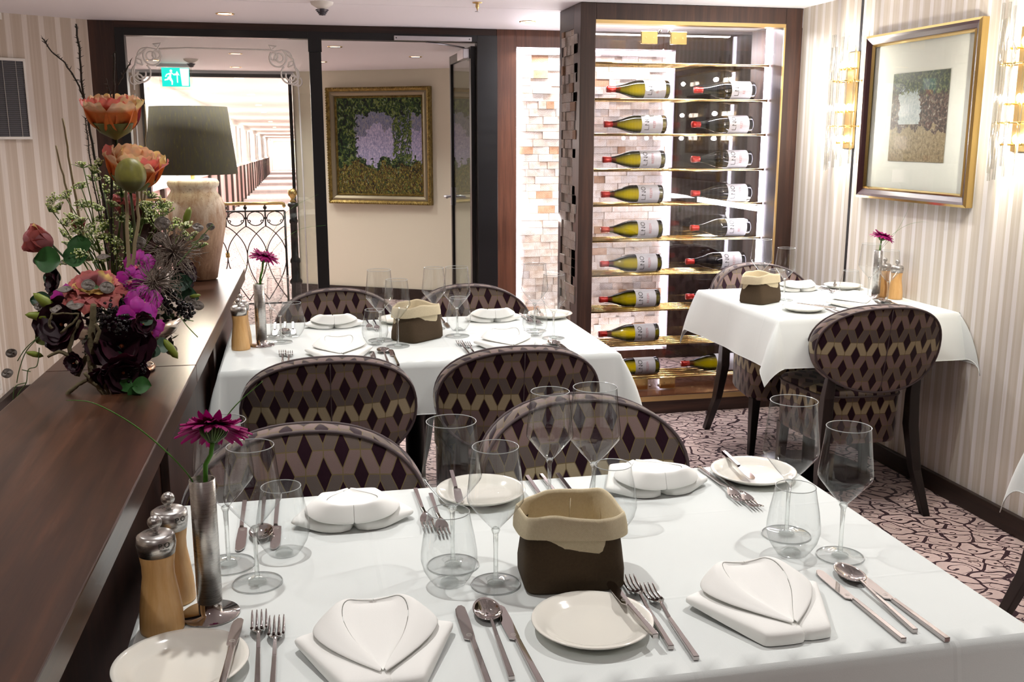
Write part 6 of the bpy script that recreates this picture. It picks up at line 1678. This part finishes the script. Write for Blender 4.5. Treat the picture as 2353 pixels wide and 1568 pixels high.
# white umbel sprays
for (c, r_) in FL_UMBELS:
    m = MB(); c = rel(c); d0 = Vector((rf.uniform(-0.6, 0.6), rf.uniform(-0.8, 0.1), rf.uniform(0.3, 1))).normalized(); T_ = Matrix.Translation(c) @ frame_of(d0)
    for k in range(38):
        a = rf.uniform(0, 2 * PI); q = math.sqrt(rf.random()) * r_ * 1.45
        tip = T_ @ Vector((q * math.cos(a), q * math.sin(a), 0.007 - q * q * 12))
        m.col = (0.13, 0.22, 0.05, 1); m.tube([T_ @ Vector((0, 0, -0.006)), tip], [0.0007, 0.0005], 3, False)
        g_ = rf.random(); m.col = (0.74, 0.78, 0.46, 1) if g_ < 0.6 else (0.42, 0.52, 0.12, 1)
        s = rf.uniform(0.0017, 0.0027)
        m.lathe([(0, -s), (s, 0), (0, s)], 5, Matrix.Translation(tip))
    m.build('umbel_floret', M['leafy'], FA)
m = colmb((0.12, 0.17, 0.04, 1))
for P in FL_STEMS:
    P = [rel(p) for p in P]; m.tube([P[0], P[0].lerp(P[1], 0.5) + Vector((0.004, 0, 0.004)), P[1], P[1].lerp(P[2], 0.5), P[2]], 0.0014, 5)
m.build('umbel_stems', M['leafy'], FA)
# peach poppies
def petal(m, T_, a, L, W_, cup, cols, curl=0.0, ruff=0.004, z0=0.0, nu=8, nv=6, ph=0.0, bowlish=False):
    """one petal from the centre outward; cup = how steeply it rises; cols = (inner, mid, tip)"""
    ids = []
    for i in range(nu + 1):
        q = i / nu; row = []
        wv = W_ * (math.sin(PI * min(1, 0.12 + 0.74 * q)) ** 0.7)
        ang = (cup * (1 - 0.35 * q) + curl * q * q) if not bowlish else 0.25 + (cup - 0.25) * min(1.0, q * 1.5)
        for j in range(nv + 1):
            s = -1 + 2 * j / nv
            rr = 0.004 + L * q * math.cos(ang) + 0.0; zz = z0 + L * q * math.sin(ang) - 0.12 * W_ * s * s * (1 if cup < 0.5 else -0.6)
            if q > 0.7: zz += ruff * math.sin(s * 6 + ph) * (q - 0.7) / 0.3; rr += ruff * math.sin(s * 9 + 2 * ph) * (q - 0.7) / 0.3
            x, y = rr, s * wv
            rim = 1 - 0.18 * s * s if q > 0.9 else 1
            x *= rim
            c = cols[0] if q < 0.30 else cols[1] if q < 0.72 else cols[2]
            k = (q % 0.35) / 0.35
            m.col = tuple(cc * (0.9 + 0.2 * rf.random()) for cc in c[:3]) + (1,)
            row.append(m.vert(T_ @ Vector((x * math.cos(a) - y * math.sin(a), x * math.sin(a) + y * math.cos(a), zz))))
        ids.append(row)
    for i in range(nu):
        for j in range(nv): m.face((ids[i][j], ids[i + 1][j], ids[i + 1][j + 1], ids[i][j + 1]))
DARK, ORG, PEACH, PINK, YEL = (0.06, 0.01, 0.04), (0.80, 0.24, 0.06), (0.92, 0.62, 0.38), (0.85, 0.24, 0.20), (0.92, 0.70, 0.28)
for n_, (c, r_, d) in enumerate(FL_POPPY):
    T_ = Matrix.Translation(rel(c) + Vector((0, 0, -0.045))) @ frame_of(d)
    fl = bpy.data.objects.new('poppy_flower', None); COL.objects.link(fl); fl.parent = FA
    for ring, (n, L, cup) in enumerate(((6, r_ * 1.28, 0.86), (6, r_ * 1.2, 1.05), (5, r_ * 1.1, 1.25))):
        for k in range(n):
            m = MB(); tipc = rf.choice((PEACH, PEACH, YEL, PINK, PEACH))
            petal(m, T_, 2 * PI * k / n + ring * 0.6 + rf.uniform(-0.1, 0.1), L, r_ * 0.46, cup, (DARK, ORG if rf.random() < 0.7 else (0.30, 0.05, 0.06), tipc), -0.35, 0.005, 0.0, 10, 6, rf.uniform(0, 6), True)
            m.build('petal', M['petal'], fl, subsurf=1)
    m = MB(); m.col = (0.16, 0.17, 0.05, 1)
    m.lathe([(0.002, -0.012), (0.012, -0.006), (r_ * 0.42, 0.006), (r_ * 0.62, 0.028), (r_ * 0.60, 0.030), (0.01, 0.004)], 18, T_)
    m.build('sepals', M['leafy'], fl)
    a = T_ @ Vector((0, 0, -0.01)); m = colmb((0.10, 0.12, 0.05, 1)); m.tube([a, a + Vector((0.002, 0.005, -0.08)), Vector((0.01, 0, 0.14))], 0.0032, 6); m.build('stem', M['leafy'], fl)
m = MB(); c = rel(FL_POD)
def pod(i, j):
    a = 2 * PI * i / 28; th = PI * j / 14; g_ = rf.random(); m.col = (0.22 + 0.05 * g_, 0.20 + 0.06 * g_, 0.05, 1) if j < 9 else (0.10, 0.10, 0.03, 1)
    r_ = 0.031 * math.sin(th) * (1 + 0.04 * math.sin(8 * a)); return c + Vector((r_ * math.cos(a), r_ * math.sin(a), 0.036 * math.cos(th)))
m.grid(pod, 28, 14, True); m.build('mossy_pod', M['leafy'], FA)
# roses
for (c, r_, d, kd) in FL_ROSES:
    T_ = Matrix.Translation(rel(c) - Vector(d).normalized() * r_ * 0.6) @ frame_of(d); fl = bpy.data.objects.new('rose_bloom' if kd == 'open' else 'rose_bud', None); COL.objects.link(fl); fl.parent = FA
    RP, RD, RY = (0.50, 0.13, 0.12), (0.30, 0.07, 0.08), (0.62, 0.40, 0.12)
    m = MB()
    if kd == 'open':
        for ring, (n, L, cup) in enumerate(((7, r_ * 1.25, 0.75), (7, r_ * 1.10, 1.0), (6, r_ * 0.98, 1.15), (6, r_ * 0.9, 1.28), (5, r_ * 0.85, 1.4))):
            for k in range(n): petal(m, T_, 2 * PI * k / n + ring * 0.5, L, r_ * 0.52, cup, (RY, RP if ring < 2 else RD, RP if rf.random() < 0.75 else RY), -0.55 if ring < 2 else -0.2, 0.003, 0, 6, 4, rf.uniform(0, 6))
    else:
        for ring, (n, L, cup) in enumerate(((4, r_ * 1.9, 1.30), (4, r_ * 2.0, 1.42))):
            for k in range(n): petal(m, T_, 2 * PI * k / n + ring * 0.7, L, r_ * 0.85, cup, (RD, RP, RY if ring == 0 and k == 1 else RP), 0.18, 0.001, 0, 6, 4)
        def bulb(i, j):
            a = 2 * PI * i / 20; th = PI * j / 10; m.col = (0.42, 0.14, 0.15, 1)
            return T_ @ Vector((r_ * 0.85 * math.sin(th) * math.cos(a), r_ * 0.85 * math.sin(th) * math.sin(a), r_ * 0.95 - r_ * 1.05 * math.cos(th)))
        m.grid(bulb, 20, 10, True)
    m.build('petals', M['petal'], fl)
    m = colmb((0.07, 0.13, 0.05, 1)); a = T_ @ Vector((0, 0, 0)); m.lathe([(0.0, -0.004), (r_ * 0.3, 0.0), (r_ * 0.5, r_ * 0.35), (0.0, r_ * 0.2)], 12, T_); m.tube([a, a.lerp(Vector((0, 0, 0.12)), 0.5), Vector((0, 0, 0.11))], 0.0024, 5); m.build('stem', M['leafy'], fl)
# orchids
for (c, r_, d) in FL_ORCHIDS:
    T_ = Matrix.Translation(rel(c)) @ frame_of(d); m = MB()
    MG, ML_, = (0.40, 0.012, 0.28), (0.55, 0.06, 0.44)
    for k, (a, L, W_) in enumerate(((0.1, 1.1, 0.62), (PI - 0.1, 1.1, 0.62), (PI / 2, 1.0, 0.42), (PI * 1.28, 1.0, 0.40), (PI * 1.72, 1.0, 0.40))):
        petal(m, T_, a + rf.uniform(-0.1, 0.1), r_ * L, r_ * W_, 0.22, (MG, MG if k % 2 else ML_, MG), -0.25, 0.003, 0, 6, 6, rf.uniform(0, 6))
    petal(m, T_, PI * 1.5, r_ * 0.45, r_ * 0.2, 0.9, ((0.75, 0.35, 0.3), (0.6, 0.05, 0.15), (0.6, 0.05, 0.15)), 0, 0.001, 0.003, 4, 4)
    m.build('orchid_bloom', M['petal'], FA, subsurf=1)
# dark magnolias
for (c, r_, d) in FL_MAGNOLIA:
    T_ = Matrix.Translation(rel(c) - Vector(d).normalized() * r_ * 0.5) @ frame_of(d); m = MB()
    DM = (0.022, 0.002, 0.008); DM2 = (0.05, 0.005, 0.016)
    for ring, (n, L, cup) in enumerate(((4, r_ * 1.25, 0.55), (4, r_ * 1.1, 0.95), (3, r_ * 0.9, 1.25))):
        for k in range(n): petal(m, T_, 2 * PI * k / n + ring * 0.8, L, r_ * 0.66, cup, (DM, DM, DM2 if rf.random() < 0.4 else DM), 0.10, 0.002, 0, 6, 6)
    m.col = (0.35, 0.10, 0.03, 1); m.lathe([(0.0, 0.02), (r_ * 0.12, r_ * 0.25), (0.0, r_ * 0.5)], 10, T_)
    m.build('magnolia_bloom', M['petal'], FA, subsurf=1)
# dried spiky heads
drym = simple('dried_stalk', '#6f6055', 0.7, bumps=(200, 0.5))
for (c, r_) in FL_SPIKY:
    c = rel(c); m = MB()
    for k in range(170):
        z = rf.uniform(-1, 1); a = rf.uniform(0, 2 * PI); q = math.sqrt(1 - z * z); d = Vector((q * math.cos(a), q * math.sin(a) * 0.9, z)); L = r_ * rf.uniform(0.65, 1.05)
        b = Vector((rf.uniform(-1, 1), rf.uniform(-1, 1), rf.uniform(-1, 1))) * 0.10 * L
        e = c + d * L
        m.tube([c + d * 0.006, c + d * L * 0.55 + b, e], [0.0013, 0.0010, 0.0007], 3, False)
        for s in range(2):
            f = Vector((rf.uniform(-1, 1), rf.uniform(-1, 1), rf.uniform(-1, 1))).normalized() * 0.010 + d * 0.006
            m.tube([e - d * 0.004, e + f], [0.0008, 0.0004], 3, False)
    m.build('dried_allium_head', drym, FA)
# berries
for (c, r_) in FL_BERRIES:
    c = rel(c); m = MB()
    for k in range(60):
        z = rf.uniform(-1, 1); a = rf.uniform(0, 2 * PI); q = math.sqrt(1 - z * z); p = c + Vector((q * math.cos(a), q * math.sin(a), z)) * r_ * rf.uniform(0.75, 1.05)
        s = rf.uniform(0.0034, 0.0046)
        m.lathe([(0, -s), (s * 0.75, -s * 0.66), (s, 0), (s * 0.75, s * 0.66), (0, s)], 8, Matrix.Translation(p))
    m.build('berry_cluster', M['berry'], FA)
# green pods
for (c, r_, d) in FL_PODS:
    T_ = Matrix.Translation(rel(c)) @ frame_of(d); m = colmb((0.20, 0.25, 0.03, 1)); L = r_ * 1.35
    m.lathe([(0, -L), (r_ * 0.30, -L * 0.7), (r_ * 0.48, -L * 0.1), (r_ * 0.38, L * 0.6), (0, L)], 14, T_); m.build('seed_pod', M['leafy'], FA)
# silver coins (honesty pods)
for (c, r_, d) in FL_COINS:
    r_ *= 0.66
    T_ = Matrix.Translation(rel(c)) @ frame_of(d); m = MB()
    a0 = rf.uniform(0, 6)
    def cn(i, j):
        a = 2 * PI * i / 20; q = max(0.001, j / 3); rr = r_ * q * (1 + 0.12 * math.cos(a - a0))
        return T_ @ Vector((rr * math.cos(a), rr * 0.85 * math.sin(a), 0.0018 * math.sin(3 * a + j)))
    m.grid(cn, 20, 3, True)
    P = [cn(i, 3) for i in range(20)]; m.tube(P, 0.0008, 4, closed=True)
    m.build('honesty_seed_disc', M['silverpod'], FA, solid=0.0008)
# leaves
LC = {'g': (0.025, 0.10, 0.02), 'd': (0.012, 0.045, 0.02), 'e': (0.07, 0.12, 0.08), 'o': (0.09, 0.11, 0.02), 'm': (0.07, 0.03, 0.025)}
for (c, d, L, W_, nn, kd) in FL_LEAVES:
    c = rel(c); d = Vector(d).normalized(); nn = Vector(nn).normalized(); s = d.cross(nn).normalized(); m = MB()
    def lf(i, j):
        q = i / 8; w_ = W_ * math.sin(PI * min(0.995, 0.06 + 0.94 * q)) ** 0.7; k = -1 + j / 2
        g_ = rf.uniform(0.8, 1.2); m.col = tuple(x * g_ for x in LC[kd]) + (1,)
        return c + d * L * (q - 0.2) + s * w_ * k + nn * (0.006 * (1 - abs(k)) * -1 - 0.012 * q * q)
    m.grid(lf, 8, 4); m.build('leaf', M['leafy'], FA, subsurf=1)
for P in FL_TENDRILS:
    m = colmb((0.09, 0.15, 0.05, 1)); P = [rel(p) for p in P]; Q = []
    for k in range(len(P) - 1):
        p0, p1, p2, p3 = P[max(0, k - 1)], P[k], P[k + 1], P[min(len(P) - 1, k + 2)]
        for s in range(6):
            u = s / 6; Q.append(0.5 * ((2 * p1) + (p2 - p0) * u + (2 * p0 - 5 * p1 + 4 * p2 - p3) * u * u + (3 * p1 - p0 - 3 * p2 + p3) * u ** 3))
    Q.append(P[-1]); m.tube(Q, 0.0011, 5); m.build('tendril', M['leafy'], FA)
